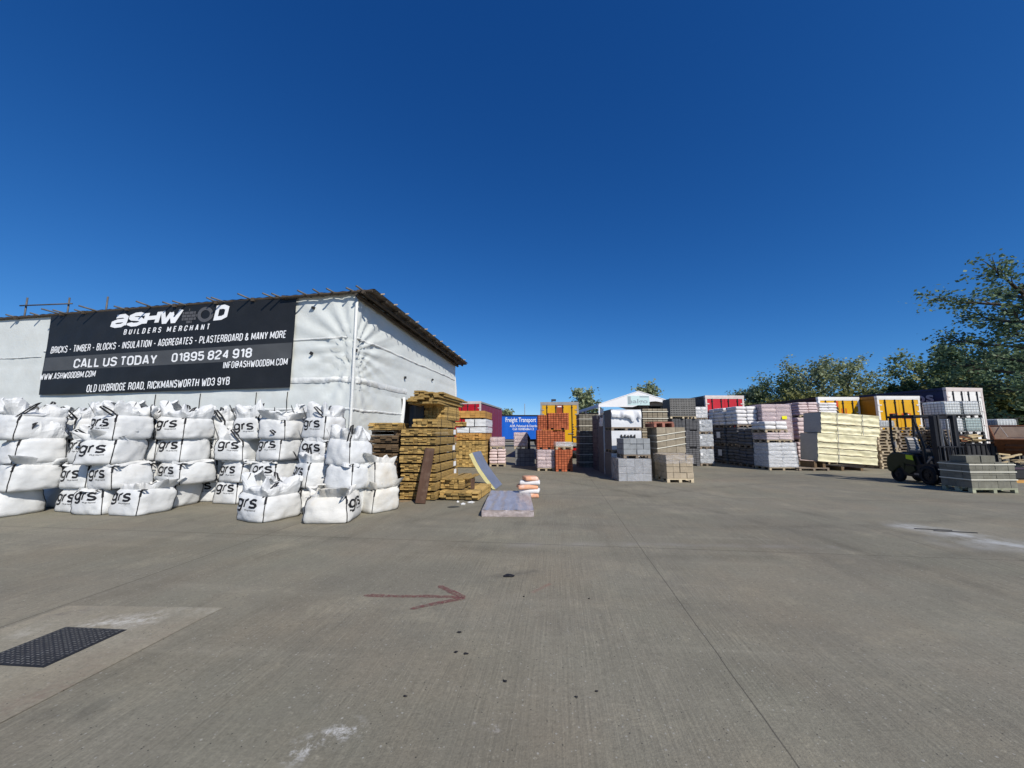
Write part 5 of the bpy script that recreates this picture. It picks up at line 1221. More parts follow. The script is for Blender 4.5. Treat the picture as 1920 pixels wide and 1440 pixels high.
# blocks on the near pallet in front of the forks
D = 11.55; YG = 'near pallet of mossy grey blocks'
load('blocks', 1820, 1905, 868, D, 'near pallet of mossy grey blocks with cream straps before the forks', m=M_yardblock, n=(7, 4, 4), pal=mat('green_stained_pallet', (.33, .34, .24), .85, .25, 8, island=.2), d=.82, group=None, straps=((.33, .33), (.64, .64), (.93, .93)), jit=.006)
zN, xN = L.top, L.x
for k in range(4):
    t = thing('loose_block', 'loose grey block laid on the mossy pallet, %s from its shaded end' % ('first', 'second', 'third', 'fourth')[k], 'concrete block', (xN[0] - .02 + k * .225 + .10, D + .12 + .02 * (k % 2), zN + .001), 0, 'loose blocks on the near pallet')
    b = MB(); b.box(0, .215, 0, .44, 0, .2); b.build('block', M_yardblock, t, bevel=.004)
# ------------------------------------------------------------------ trailers
TRG = 'parked curtain-sided trailers'
def wheel(parent, x, y, r=.5, w_=.32, axis=0, name='wheel', rim=None):
    b = MB(); prof = [(r * .62, -w_ / 2), (r * .95, -w_ / 2), (r, -w_ / 2 + .05), (r, w_ / 2 - .05), (r * .95, w_ / 2), (r * .62, w_ / 2)]
    n = 28
    def P(i, q): a = 2 * math.pi * i / n; v = (q[1], q[0] * math.cos(a), q[0] * math.sin(a)); return v if axis == 0 else (v[1], v[0], v[2])
    b.v = [P(i, q) for q in prof for i in range(n)]
    for j in range(len(prof) - 1):
        for i in range(n): b.f.append((j * n + i, j * n + (i + 1) % n, (j + 1) * n + (i + 1) % n, (j + 1) * n + i)); b.m.append(0)
    t = b.build(name, M_tyre, parent, True, loc=(x, y, r))
    b = MB(); b.cyl((0, 0, 0), axis, r * .63, w_ * .6, 24); b.cyl((0, 0, 0), axis, r * .22, w_ * .95, 12)
    for k in range(8):
        a = 2 * math.pi * k / 8; c = (0, r * .38 * math.cos(a), r * .38 * math.sin(a)); c = c if axis == 0 else (c[1], 0, c[2]); b.cyl(c, axis, .035, w_ * .7, 8)
    b.build('rim', rim or M_rim, t)
    return t
def trailer(label, x_left, D, top, length, mdoor, mside, mframe, z_deck=1.15, W=2.5, name='curtain_trailer', rz=0, print_fn=None, roof_m=None, container=False, rods=True):
    """rear left corner at (x_left, D); the body runs away from the camera"""
    t = thing(name, label, 'trailer', (x_left, D, 0), rz, TRG)
    H = top; zd = z_deck
    b = MB()
    for x in (0, W): b.grid(lambda u, v: (x + (1 if x else -1) * (.004 + .02 * math.sin(u * length * 5) * math.sin(v * 3.1)), .12 + u * (length - .12), zd - .22 + v * (H - .22 - zd + .22)), int(length * 8), 5)
    b.build('curtain', mside, t, True)
    b = MB(); b.box(.05, W - .05, .06, length - .02, zd, H - .1); b.build('body_box', mside, t)
    b = MB(); b.box(-.01, W + .01, .13, length, H - .14, H - .02); b.box(.02, W - .02, .02, length - .02, H - .02, H); b.build('roof', roof_m or mframe, t)
    b = MB()
    for x in (0, W - .11): b.box(x, x + .11, -.03, .12, zd - .1, H - .14)
    b.box(0, W, -.03, .1, zd - .25, zd - .02); b.box(0, W, -.035, .1, H - .21, H - .142); b.box(-.012, W + .012, -.04, .125, H - .139, H + .003); b.build('rear_frame', mframe, t)
    for side in (0, 1):
        xa, xb = (.115, W / 2 - .006) if side == 0 else (W / 2 + .006, W - .115)
        b = MB(); b.box(xa, xb, -.02, .05, zd - .015, H - .215); d = b.build('door', mdoor, t, bevel=.006)
        for f in (.28, .80) if side == 0 else (.20, .72):
            x = xa + f * (xb - xa); b = MB(); b.tube([(x, -.05, zd - .08), (x, -.05, H - .2)], .026, 8)
            for zz in (zd, zd + .6, H - .4): b.box(x - .05, x + .05, -.055, -.022, zz, zz + .07)
            if rods: b.build('locking_rod', M_chassis, d)
            b = MB(); b.box(x - .02, x + .02 + .28 * (1 if side == 0 else -1), -.075, -.055, zd + .55, zd + .59); b.build('door_handle', M_frame, d)
        for zz in (zd + .25, zd + 1.0, zd + 1.8, H - .55):
            b = MB(); xh = xa - .10 if side == 0 else xb - .12; b.box(xh, xh + .22, -.045, -.021, zz, zz + .06); b.build('hinge', mframe if mframe is not M_chassis else M_frame, d)
    b = MB(); b.box(.7, .85, .1, length, zd - .55, zd - .23); b.box(W - .85, W - .7, .1, length, zd - .55, zd - .23); b.box(.05, W - .05, .02, .18, .45, .60); b.box(.5, .6, .05, .15, .6, zd - .25); b.box(W - .6, W - .5, .05, .15, .6, zd - .25); b.build('chassis', M_chassis, t)
    for x in (.05, W - .45): b = MB(); b.box(x, x + .40, -.005, .02, .64, .78); b.build('tail_lamp', M_redlamp, t)
    for k in range(3 if length > 9 else 2):
        for x in (.17, W - .17): wheel(t, x, 2.0 + 1.32 * k)
    if length > 9:
        for x in (.5, W - .5):
            b = MB(); b.box(x - .06, x + .06, length - 3.2, length - 3.06, .06, zd - .2); b.box(x - .15, x + .15, length - 3.28, length - 2.98, 0, .06); b.build('landing_leg', M_frame, t)
        for x in (.02, W - .05):
            b = MB(); b.box(x, x + .03, 6.2, length - 3.5, .52, .62); b.box(x, x + .03, 6.2, length - 3.5, .80, .90); b.build('side_guard', M_frame, t)
    return t
# maroon trailer by the shed
D = 30.0; xr = at(903, D, 3)
trailer('maroon curtain trailer with bright red rear doors standing beyond the shed end', xr - 2.5, D, zat(753, D), 8.6, M_red, M_maroon, M_pinkframe, rz=-R(9.5), roof_m=M_frame)
# blue trailer seen from its side
D = 50.0; xa = at(1078, D, 2)
tb = trailer('blue curtain trailer with white freight lettering, parked side-on far behind', xa, D, zat(778, D), 13.6, M_blue, M_blue, M_dnavy, z_deck=1.2, rz=R(90), roof_m=M_dnavy)
tb.location = (xa, D, 0)
def side_fn(pxa, pxb, pya, pyb):                      # on the flank that faces the camera (local x = 0)
    ya, yb = xa - at(pxa, D, 2.5), xa - at(pxb, D, 2.5); za, zb = zat(pyb, D), zat(pya, D)
    return lambda u, v: (-.04, ya + (yb - ya) * u, za + (zb - za) * v)
# the flank facing the camera is the trailer's own left or right side depending on its heading; rotated 90 degrees it is local +x -> world +y, so local x = 0 faces the camera
b = MB()
for s_, bx in (('Freight Transport', (948, 1005, 783, 794)), ('ADR, Palletised & Distribution', (956, 1016, 796.5, 801.5)), ('Call: 02085686112', (961, 1001, 802.5, 806.5))):
    b = MB(); lettering(b, s_, side_fn(*bx), bold=.006); b.build('lettering', M_white_ink, tb)
# yellow trailer with its back doors to the yard
D = 25.5; xl = at(1013.5, D, 3)
ty = trailer('yellow-doored trailer behind the orange brick packs', xl, D, zat(754, D), 13.0, M_yellow, M_brownred, M_frame, rz=-R(5))
W_ = 2.5
b = MB(); b.box(1.06, 1.44, -.028, -.0225, zat(776, D), zat(760, D)); b.build('red_patch', mat('brown_red_print', (.30, .06, .02), .5), ty)
b = MB(); b.box(1.12, 1.38, -.034, -.0285, zat(763.5, D), zat(761.5, D)); b.build('white_print', M_white_ink, ty)
b = MB()
for k in range(6): z_ = zat(797 + k * 4.5, D); b.box(2.10 - .012 * (k % 2), 2.16 + .02 * (k % 3), -.030, -.0225, z_, z_ + .05)
b.box(2.08, 2.32, -.030, -.0225, zat(821, D), zat(818, D)); b.build('small_print', M_chassis, ty)
# red container doors, dark flank
D = 24.0; xl = at(1323.5, D, 3)
trailer('dark navy trailer with bright red doors in a pale frame, behind the silvery pallets', xl, D, zat(741.5, D), 12.0, M_red, M_dnavy, M_pinkframe, rz=R(3), roof_m=M_dnavy)
# amber trailers
D = 23.0; xl = at(1535.5, D, 3)
ta = trailer('yellow-doored trailer with brown flank and big S and U letters', xl, D, zat(744.5, D), 13.0, M_yellow, M_brownred, M_white_paint, rz=R(1), roof_m=M_brownred)
for s_, x0_, x1_, y0_, y1_, m_, k in (('S', .98, 1.22, 780, 763, M_chassis, 'b'), ('U', 1.36, 1.68, 778, 764, mat('orange_print', (.50, .12, .01), .5), 's')):
    b = MB(); fn = lambda u, v: (x0_ + u * (x1_ - x0_), -.026, zat(y0_, D) + v * (zat(y1_, D) - zat(y0_, D)))
    (lettering(b, s_, fn, bold=.06) if k == 'b' else stroke_lettering(b, s_, fn, wide=.7, t=.24)); b.build('door_letter', m_, ta)
b = MB(); b.box(.98, 1.2, -.028, -.0225, zat(763, D), zat(752, D)); b.build('red_print', mat('red_print', (.6, .07, .02), .5), ta)
b = MB(); b.box(1.75, 2.3, -.028, -.0225, zat(782, D), zat(780.5, D)); b.build('thin_print', M_brownred, ta)
D = 22.0; xl = at(1646, D, 3)
ta2 = trailer('yellow-doored trailer with amber flank and red slanted print, behind the forklift', xl, D, zat(742.5, D), 13.0, M_yellow, M_amber, M_white_paint, rz=R(1), roof_m=M_amber)
b = MB(); zz0, zz1 = zat(785, D), zat(775, D)
for x0_, x1_ in ((.66, 1.12), (1.34, 1.86)): b.box(x0_, x1_, -.027, -.0225, zz0, zz1)
b.build('red_print', mat('red_print', (.6, .07, .02), .5), ta2)
b = MB()
for x0_ in (.75, 1.45): b.add([(x0_, -.030, zz0 + .05), (x0_ + .09, -.030, zz0 + .05), (x0_ + .34, -.030, zz1 - .05), (x0_ + .25, -.030, zz1 - .05)], [(0, 1, 2, 3)])
b.build('white_slash', M_white_ink, ta2)
D = 21.6; xl = at(1778, D, 3)
tw = trailer('tall white-doored trailer with dark navy flank behind the caged tanks', xl, D, zat(726.5, D), 13.0, M_white_paint, M_navy, M_pinkframe, rz=R(8), roof_m=M_navy)
b = MB(); lettering(b, 'os', lambda u, v: (-.05, 1.55 - 1.0 * u, zat(753, D) + .45 * v), bold=.02); b.build('lettering', M_text_navy, tw)
# ------------------------------------------------------------------ white marquee
D = 27.0; xc = at(1198, D, 4); hw = at(1198, D, 4) - at(1122.5, D, 3.6); ze, za = zat(763, D), zat(732.5, D); LM = 10.0
mq = thing('marquee', 'white marquee with turquoise print on its gable, behind the block packs', 'marquee', (xc, D, 0))
b = MB()
b.prism([(-hw, ze + .22), (0, za), (hw, ze + .22), (hw, ze + .17), (0, za - .05), (-hw, ze + .17)], 1, 0, LM); b.build('roof', M_tent, mq)
b = MB(); b.prism([(-hw, ze), (-hw, ze + .165), (0, za - .055), (hw, ze + .165), (hw, ze + .38 - .25), (.42 * hw, ze + .40), (.30 * hw, ze + .38), (-.16 * hw, ze)], 1, .02, .05); b.build('gable', M_tent, mq)
b = MB()
for x in (-hw, hw):
    b.box(x - .03, x + .03, .06, LM, ze - .02, ze + .16)
b.build('valance', M_tent, mq)
for x in (-hw + .05, hw - .05):
    for y in (.1, LM / 2, LM - .1):
        b = MB(); b.box(x - .05, x + .05, y - .05, y + .05, 0, ze + .1); b.box(x - .15, x + .15, y - .15, y + .15, 0, .02); b.build('leg', M_tent, mq)
b = MB(); b.box(-.28 * hw, .26 * hw, .012, .018, ze + .12, ze + .80); o = b.build('gable_print', mat('mint_print', (.56, .72, .70), .5, .05), mq)
b = MB(); lettering(b, 'halgo', lambda u, v: (-.26 * hw + u * .48 * hw, .008, ze + .16 + v * .40), bold=.02); b.build('lettering', M_tgrey, mq)
b = MB(); b.box(.02 * hw, .25 * hw, .006, .011, ze + .68, ze + .76); b.box(-.27 * hw, -.20 * hw, .006, .011, ze + .2, ze + .75); b.build('print_bar', M_tgrey, mq)
b = MB(); b.box(-hw + .1, hw - .1, LM - .05, LM, 0, ze + .1); b.build('back_wall', mat('grey_marquee_lining', (.20, .20, .22), .7), mq)
t = thing('site_cabin', 'grey cabin with a white header board under the marquee', 'cabin', (at(1216, D + 1.5, 3.4), D + 1.5, 0)); wC = at(1252, D + 1.5, 3) - at(1216, D + 1.5, 3)
b = MB(); b.box(0, wC, 0, 2.4, 0, zat(754, D + 1.5)); b.build('wall', mat('grey_cabin_panel', (.22, .22, .23), .6), t)
b = MB(); b.box(.02, wC + .1, -.04, -.005, zat(761, D + 1.5), zat(754.5, D + 1.5)); b.build('header_board', M_label_white, t)
b = MB(); b.box(.05, wC * .6, -.03, -.003, zat(772, D + 1.5), zat(762, D + 1.5)); b.build('window', M_dark, t)
# things far beyond
t = thing('far_shed', 'distant dark roofed shed between the yellow trailer and the marquee', 'building', (at(1096, 60, 3), 60, 0)); b = MB(); b.prism([(0, 0), (0, 3.6), (4.2, 5.2), (8.4, 3.6), (8.4, 0)], 1, 0, 12); b.build('wall', mat('blue_grey_cladding', (.14, .18, .23), .7), t)
b = MB(); b.prism([(-.4, 3.5), (4.2, 5.32), (8.8, 3.5), (8.8, 3.62), (4.2, 5.45), (-.4, 3.62)], 1, -.4, 12.4); b.build('roof', mat('dark_slate_roof', (.035, .045, .055), .7), t)
t = thing('palisade_fence', 'pale blue-grey palisade fence behind the tan brick column', 'fence', (at(1083, 42, 3), 42, 0)); b = MB()
for k in range(14): b.prism([(k * .15, 0), (k * .15 + .08, 0), (k * .15 + .08, 3.85), (k * .15 + .04, 3.98), (k * .15, 3.85)], 1, 0, .02)
b.build('pales', mat('palisade_paint', (.30, .36, .48), .6), t); b = MB(); b.box(0, 2.1, .021, .06, .5, .56); b.box(0, 2.1, .021, .06, 3.3, 3.36); b.build('rail', M_frame, t)
t = thing('camera_pole', 'thin pole with a small camera head above the yellow trailer', 'camera pole', (at(1035, 34, 4), 34, 0)); b = MB(); b.tube([(0, 0, 0), (0, 0, zat(752, 34))], .05, 6); b.build('pole', M_chassis, t); b = MB(); b.box(-.05, .35, -.08, .08, zat(752, 34) - .02, zat(748.5, 34)); b.build('camera_head', M_chassis, t)
t = thing('radio_mast', 'hair-thin radio mast on the horizon above the blue trailer', 'mast', (at(984, 160, 6), 160, 0)); b = MB(); b.tube([(0, 0, 0), (0, 0, zat(757, 160))], .16, 5); b.build('mast', mat('mast_grey', (.30, .36, .42), .7), t)

# ------------------------------------------------------------------ caged liquid tanks
def ibc(label, x, y, z, w_=1.0, d=1.2, h=1.0, green=False):
    t = thing('caged_tank', label, 'liquid tank', (x, y, z), 0, 'white plastic tanks in steel cages')
    b = MB(); b.box(.03, w_ - .03, .03, d - .03, .16, h - .02); b.build('bottle', M_ibc_green if green else M_ibc, t, bevel=.07)
    b = MB(); b.cyl((w_ / 2, d / 2, h - .01), 2, .11, .07, 14); b.build('cap', M_chassis, t)
    b = MB(); n = 7
    for i in range(n + 1):
        x_ = i * w_ / n; b.tube([(x_, 0, .14), (x_, 0, h)], .008, 5); b.tube([(x_, d, .14), (x_, d, h)], .008, 5); b.tube([(x_, 0, h), (x_, d, h)], .008, 5) if i in (0, 2, 5, 7) else None
        y_ = i * d / n; b.tube([(0, y_, .14), (0, y_, h)], .008, 5); b.tube([(w_, y_, .14), (w_, y_, h)], .008, 5)
    for k in range(6):
        z_ = .16 + k * (h - .17) / 5; b.tube([(0, 0, z_), (w_, 0, z_), (w_, d, z_), (0, d, z_), (0, 0, z_)], .008, 5)
    b.build('cage', M_cage, t)
    b = MB()
    for x_ in (0, w_ / 2 - .05, w_ - .1):
        for y_ in (0, d - .1): b.box(x_, x_ + .1, y_, y_ + .1, 0, .11)
    b.box(0, w_, 0, d, .112, .135); b.build('pallet_base', M_chassis, t)
    return t
D = 19.3; xA_ = at(1777, D, 2); wI = (at(1846, D, 2) - xA_) / 2
zi = zat(752, D); hI = (zi - zat(813, D)) / 2 + .02
z0i = zi - 2 * hI
stand = thing('tank_rack', 'dark welded rack carrying the lower caged tanks', 'rack', (xA_, D, 0)); b = MB()
for x_ in (0, wI - .05, 2 * wI - .1):
    for y_ in (0, 1.1): b.box(x_, x_ + .1, y_, y_ + .1, 0, z0i - .06)
b.box(0, 2 * wI, 0, 1.2, z0i - .06, z0i - .004); b.box(.1, 2 * wI, .02, .08, .5, .6); b.build('frame', M_chassis, stand)
for k in range(2):
    for i in range(2): ibc('%s caged tank, %s the red cap side of the trailer doors' % ('upper clear white' if k else 'lower greenish', 'nearer' if i else 'farther from') if False else ('%s white plastic tank in a steel cage, %s column' % ('upper' if k else 'lower', 'skip-side' if i else 'forklift-side')), xA_ + i * (wI + .01), D, z0i + k * (hI + .004), wI - .02, 1.15, hI, green=(k == 0 and i == 1))
D2 = 24.0
t = ibc('white caged tank showing just above the rusty skip', at(1872, D2, 2), D2, zat(803, D2), 1.3, 1.0, zat(786, D2) - zat(803, D2) + .02)
b = MB(); tt = thing('tank_rack', 'rack under the white tank beyond the rusty skip', 'rack', (at(1872, D2, 2), D2, 0)); b.box(0, 1.3, 0, 1, zat(803, D2) - .08, zat(803, D2) - .003)
for x_ in (0, 1.2):
    for y_ in (0, .9): b.box(x_, x_ + .1, y_, y_ + .1, 0, zat(803, D2) - .08)
b.build('frame', M_chassis, tt)
t = ibc('small white caged tank tops among the pallet stacks', at(1648, 20.6, 2), 20.6, zat(806, 20.6), .95, 1.0, .5)
b = MB(); tt = thing('pallet_tower', 'hidden pallet tower under the small white caged tank', 'pallet', (at(1648, 20.6, 2), 20.6, 0)); b.box(0, .95, 0, 1, 0, zat(806, 20.6) - .003); b.build('boards', M_pallet_old, tt)

# ------------------------------------------------------------------ tipping skip
D = 17.4; xs0 = at(1862, D, 1.8); SKR = -R(47)
sk = thing('tipping_skip', 'rusty brown tipping skip with a paler sloping back plate', 'skip', (xs0, D, 0), SKR)
WS = 3.0; zr, zf_, zb_ = zat(800, D + 1.1), zat(825, D), zat(854, D); e = .03
b = MB()
outer = [(-.0, zf_), (.75, zb_), (1.35, zb_), (1.7, zr)]
b.prism([(0, zf_), (.75, zb_), (.78, zb_ + .05), (.04, zf_ + .02)], 0, 0, WS); b.build('front_plate', M_rust, sk)
b = MB(); b.prism([(.75, zb_), (1.35, zb_), (1.35, zb_ + .04), (.78, zb_ + .05)], 0, 0, WS); b.build('floor_plate', M_rust, sk)
b = MB(); b.prism([(1.35, zb_), (1.7, zr), (1.66, zr + .01), (1.31, zb_ + .04)], 0, .04, WS - .04); b.build('back_plate', M_rust_in, sk)  # inner plates take a paler rust colour
for x in (0, WS - .04):
    b = MB(); b.prism([(.02, zf_), (.76, zb_ + .01), (1.35, zb_ + .01), (1.69, zr)], 0, x + .002, x + .038); b.build('end_plate', M_rust_in if x else M_rust, sk)
b = MB(); b.tube([(0, 0, zf_ + .02), (WS, 0, zf_ + .02)], .035, 8); b.tube([(.02, 0, zf_ + .02), (.02, 1.68, zr + .02)], .03, 8); b.tube([(.02, 1.68, zr + .02), (WS, 1.68, zr + .02)], .035, 8); b.build('rim', M_rust, sk)
for z_ in (.33, .62):
    b = MB(); q = lambda z: (.75 * z - .03, zf_ + (zb_ - zf_) * z); p_ = q(z_); b.box(.3, WS - .05, p_[0] - .04, p_[0] + .03, p_[1] - .05, p_[1] + .05); b.build('stiffener', M_rust, sk)
b = MB()
for x in (.45, WS - .6): b.box(x, x + .22, .7, 1.4, .02, zb_ - .003)
b.box(.3, WS - .2, .72, .85, .02, .16); b.box(.3, WS - .2, 1.25, 1.38, .02, .16); b.build('fork_frame', M_chassis, sk)
b = MB(); b.tube([(.35, 1.64, zr), (.5, 1.2, zr - .5), (.9, .5, zf_ + .1), (1.0, .02, zf_ + .06)], .012, 5); tag(b.build('loose_cable', M_frame, loc=(xs0, D, 0), rot=(0, 0, SKR)), 'thin pale cable trailing across the sloping skip plate', 'cable')

# ------------------------------------------------------------------ clutter between the mast and the skip
def heap(label, px0, px1, py0, py1, D, z0, n, L_, m, seed, grp, name='timber_offcut', spread=25):
    rnd = random.Random(seed); x0, x1 = at(px0, D, 1.2), at(px1, D, 1.2); h = zat(py0, D) - z0
    for k in range(n):
        t_ = thing(name, label, 'timber', (rnd.uniform(x0, x1) - L_ * .3, D + rnd.uniform(0, .7), z0 + .01 + h * (k / n)), R(rnd.uniform(-spread, spread)), grp, (0, R(rnd.uniform(-9, 9))))
        b = MB(); l = L_ * rnd.uniform(.5, 1.1); b.box(0, l, 0, rnd.uniform(.06, .12), 0, rnd.uniform(.025, .06)); b.build('board', m, t_)
D = 17.6
bin_ = thing('waste_cage', 'dark steel stillage of offcuts between the mast and the skip', 'stillage', (at(1812, D, 1), D, 0)); wb = at(1868, D, 1) - at(1812, D, 1); zb2 = zat(833, D)
b = MB(); b.box(0, wb, 0, .03, .1, zb2); b.box(0, wb, 1.17, 1.2, .1, zb2); b.box(0, .03, .03, 1.17, .1, zb2); b.box(wb - .03, wb, .03, 1.17, .1, zb2); b.box(0, wb, 0, 1.2, .07, .1); b.build('panel', M_chassis, bin_)
b = MB()
for i in range(7): x_ = i * (wb - .05) / 6; b.box(x_, x_ + .05, -.03, -.002, .0, zb2 + .03)
b.box(-.02, wb + .02, -.04, -.002, zb2 - .02, zb2 + .04); b.build('rib', M_fork_black, bin_)
b = MB(); b.box(.05, wb - .05, .05, 1.15, .2, zb2 - .1); b.build('fill', M_timber_old_shade, bin_)
heap('pale timber offcut heaped in the dark stillage by the skip', 1830, 1858, 817, 833, D + .2, zb2 - .1, 16, .9, M_timber_pale, 3, 'timber offcuts in the dark stillage')
t = thing('rusty_box', 'rust-red steel box behind the forklift mast', 'steel box', (at(1802, 18.9, 1.5), 18.9, zat(828, 18.9))); wq = at(1834, 18.9, 1.5) - at(1802, 18.9, 1.5)
b = MB(); b.prism([(0, 0), (wq, 0), (wq * 1.02, .32), (0, .20)], 1, 0, .9); b.build('box', M_rust, t)
t = thing('steel_trestle', 'dark trestle holding the rust-red box', 'trestle', (at(1802, 18.9, 1.5), 18.9, 0)); b = MB(); zz = zat(828, 18.9) - .003
for x_ in (0, wq - .08):
    for y_ in (0, .8): b.box(x_, x_ + .08, y_, y_ + .08, 0, zz)
b.box(0, wq, 0, .9, zz - .06, zz); b.build('frame', M_chassis, t)
heap('pale splintered board in the junk heap behind the near pallet', 1893, 1950, 852, 875, 15.0, .45, 12, 1.0, M_timber_pale, 9, 'splintered boards behind the near pallet', spread=40)
t = thing('scrap_bin', 'low dark scrap bin under the splintered boards', 'scrap bin', (at(1880, 15.0, .4), 14.9, 0)); b = MB(); b.box(0, 2.6, 0, 1.2, .02, .46); b.build('bin', M_chassis, t, bevel=.03); b = MB(); b.box(-.03, 2.63, -.03, -.002, .38, .45); b.build('rim', mat('purple_grey_steel', (.07, .05, .07), .6), t)
t = thing('timber_bearer', 'long pale timber lying on the ground before the scrap bin', 'timber', (at(1895, 13.8, .1), 13.9, 0)); b = MB(); b.box(0, 2.4, 0, .12, .002, .09); b.build('board', M_timber_orange, t)
for k, (px, py, L_) in enumerate(((1716, 992, .55), (1752, 996, .62))):
    g = gnd(px, py); t = thing('batten', 'thin dark batten lying by the white streak on the concrete, %s end' % ('farther' if k else 'nearer'), 'batten', (g.x, g.y, 0), R(-14)); b = MB(); b.box(0, L_, 0, .022, .001, .012); b.build('stick', M_strap_dark, t)

# ------------------------------------------------------------------ forklift, facing the camera side of the yard (-y)
FX, FY = 14.10, 13.10       # left edge and front axle
fk = thing('forklift_truck', 'dark olive forklift truck with lime panel, mast towards the pallet of mossy blocks', 'forklift', (FX, FY, 0), R(1)); fk.scale = (.86, .85, 1)
FW = 1.10
b = MB(); b.prism([(.25, .20), (.25, .66), (.50, .70), (.62, .98), (1.25, 1.02), (1.68, .96), (1.78, .70), (1.74, .34), (1.30, .24)], 0, .06, FW - .06); b.build('body', M_fork_black, fk, bevel=.03)
b = MB(); b.prism([(1.12, .40), (1.12, .98), (1.30, 1.06), (1.62, 1.04), (1.84, .90), (1.90, .62), (1.86, .36), (1.66, .30), (1.30, .56)], 0, 0, FW); b.build('counterweight', M_fork_green, fk, bevel=.05)
b = MB(); b.prism([(.66, .64), (.72, .99), (1.28, 1.03), (1.28, .78), (1.05, .66)], 0, -.006, .055); b.build('side_panel', M_fork_green, fk)
b = MB(); b.prism([(.70, .80), (.74, .97), (1.00, .985), (1.00, .84)], 0, -.014, -.007); b.build('lime_decal', M_fork_lime, fk)
b = MB(); b.prism([(.70, .45), (.74, .60), (1.06, .60), (1.12, .40), (.95, .32)], 0, -.004, .055); b.build('lower_panel', M_fork_green, fk)
b = MB(); b.box(.30, .80, .70, 1.18, 1.03, 1.14); st = b.build('seat', M_seat, fk, bevel=.03)
b = MB(); b.prism([(1.10, 1.12), (1.18, 1.12), (1.30, 1.60), (1.22, 1.62)], 0, .32, .78); bk = b.build('seat_back', M_seat, fk, bevel=.03)
for k in range(4): b = MB(); z_ = 1.20 + k * .10; b.prism([(1.08 + k * .022, z_), (1.08 + k * .022 + .04, z_ + .075), (1.14 + k * .022, z_ + .075), (1.14 + k * .022, z_)], 0, .34, .76); b.build('seat_rib', M_frame if k == 3 else M_seat, bk)
b = MB(); b.prism([(.30, .68), (.36, 1.18), (.52, 1.24), (.56, .70)], 0, .18, FW - .18); b.build('dashboard', M_fork_black, fk, bevel=.02)
b = MB(); b.tube([(.5, .44, 1.20), (.5, .62, 1.34)], .025, 8); ring_ = []
for k in range(17): a = 2 * math.pi * k / 16; ring_.append((.5 + .17 * math.cos(a), .62 - .09 * math.sin(a), 1.34 + .14 * math.sin(a)))
b.tube(ring_, .016, 6); b.build('steering_wheel', M_fork_black, fk)
for x in (.62, .72, .82): b = MB(); b.tube([(x, .50, 1.20), (x, .52, 1.36)], .012, 6); b.cyl((x, .52, 1.37), 2, .025, .04, 8); b.build('lever', M_fork_black, fk)
ZG = 2.30
b = MB()
for x in (.05, FW - .05):
    b.tube([(x, .28, .70), (x, .30, 1.30), (x, .56, ZG)], .045, 8); b.tube([(x, 1.50, 1.0), (x, 1.56, 1.6), (x, 1.52, ZG)], .045, 8); b.box(x - .05, x + .05, .50, 1.58, ZG, ZG + .07)
b.box(.0, FW, .49, .57, ZG, ZG + .075); b.box(0, FW, 1.52, 1.60, ZG, ZG + .075)
for k in range(7): y_ = .62 + k * .135; b.box(.06, FW - .06, y_, y_ + .03, ZG + .01, ZG + .05)
b.build('overhead_guard', M_fork_black, fk)
b = MB(); b.box(.02, .16, 1.35, 1.50, ZG + .075, ZG + .16); b.cyl((.55, 1.3, ZG + .14), 2, .06, .12, 12); b.build('beacon', M_chassis, fk)
b = MB(); b.prism([(1.42, 1.22), (1.42, 1.46), (1.52, 1.40)], 0, .04, .10); b.build('mirror', M_frame, fk)
b = MB(); b.box(.10, FW - .10, .95, 1.45, ZG + .05, ZG + .10); b.build('roof_screen', M_fork_green, fk)
# mast: two channels, inner channels, cross members, chains
for x in (.10, FW - .20):
    b = MB(); b.box(x - .02, x + .11, -.17, .02, .10, 2.32); m_ = b.build('mast_channel', M_fork_black, fk, bevel=.008)
    xi = x + (.115 if x < .5 else -.075); b = MB(); b.box(xi, xi + .06, -.20, -.03, .14, 2.34); b.build('inner_channel', M_chassis, m_, bevel=.006)
b = MB(); b.box(.10, FW - .10, -.05, .03, 2.22, 2.34); b.box(.10, FW - .10, -.02, .04, 1.25, 1.36); b.box(.10, FW - .10, -.02, .04, .45, .56); b.build('mast_crossmember', M_fork_black, fk)
for x in (FW / 2 - .12, FW / 2 + .12): b = MB(); b.tube([(x, -.09, .25), (x, -.09, 2.2)], .028, 8); b.build('lift_cylinder', M_steel, fk)
for x in (FW / 2 - .2, FW / 2 + .2): b = MB(); b.box(x - .012, x + .012, -.13, -.12, .3, 2.22); b.build('lift_chain', M_steel, fk)
for x in (.06, FW - .06): b = MB(); b.tube([(x, .5, .5), (x, .03, .95)], .04, 8); b.build('tilt_cylinder', M_steel, fk)
b = MB(); b.box(.04, FW - .04, -.27, -.21, .18, .30); b.box(.04, FW - .04, -.27, -.21, .52, .62)
for k in range(7): x = .08 + k * (FW - .2) / 6; b.box(x, x + .035, -.25, -.215, .62, 1.28)
b.box(.06, FW - .06, -.255, -.21, 1.28, 1.32); b.build('load_backrest', M_fork_black, fk)
for x in (.24, FW - .36):
    b = MB(); b.box(x, x + .12, -.32, -.275, .055, .64); b.prism([(-.32, .05), (-1.25, .05), (-1.28, .062), (-.32, .095)], 0, x, x + .12); b.build('fork', M_steel, fk)
for x in (.0, FW): wheel(fk, x + (.10 if x == 0 else -.10), .24, .33, .24, rim=M_fork_black)
for x in (.06, FW - .06): wheel(fk, x + (.06 if x < .5 else -.06), 1.50, .26, .18, rim=M_fork_black)
for x in (0, FW - .22):
    b = MB(); b.prism([(-.10, .42), (-.02, .64), (.24, .72), (.56, .66), (.60, .40), (.56, .40), (.5, .56), (.24, .66), (0, .58), (-.06, .42)], 0, x, x + .22); b.build('mudguard', M_fork_black, fk)
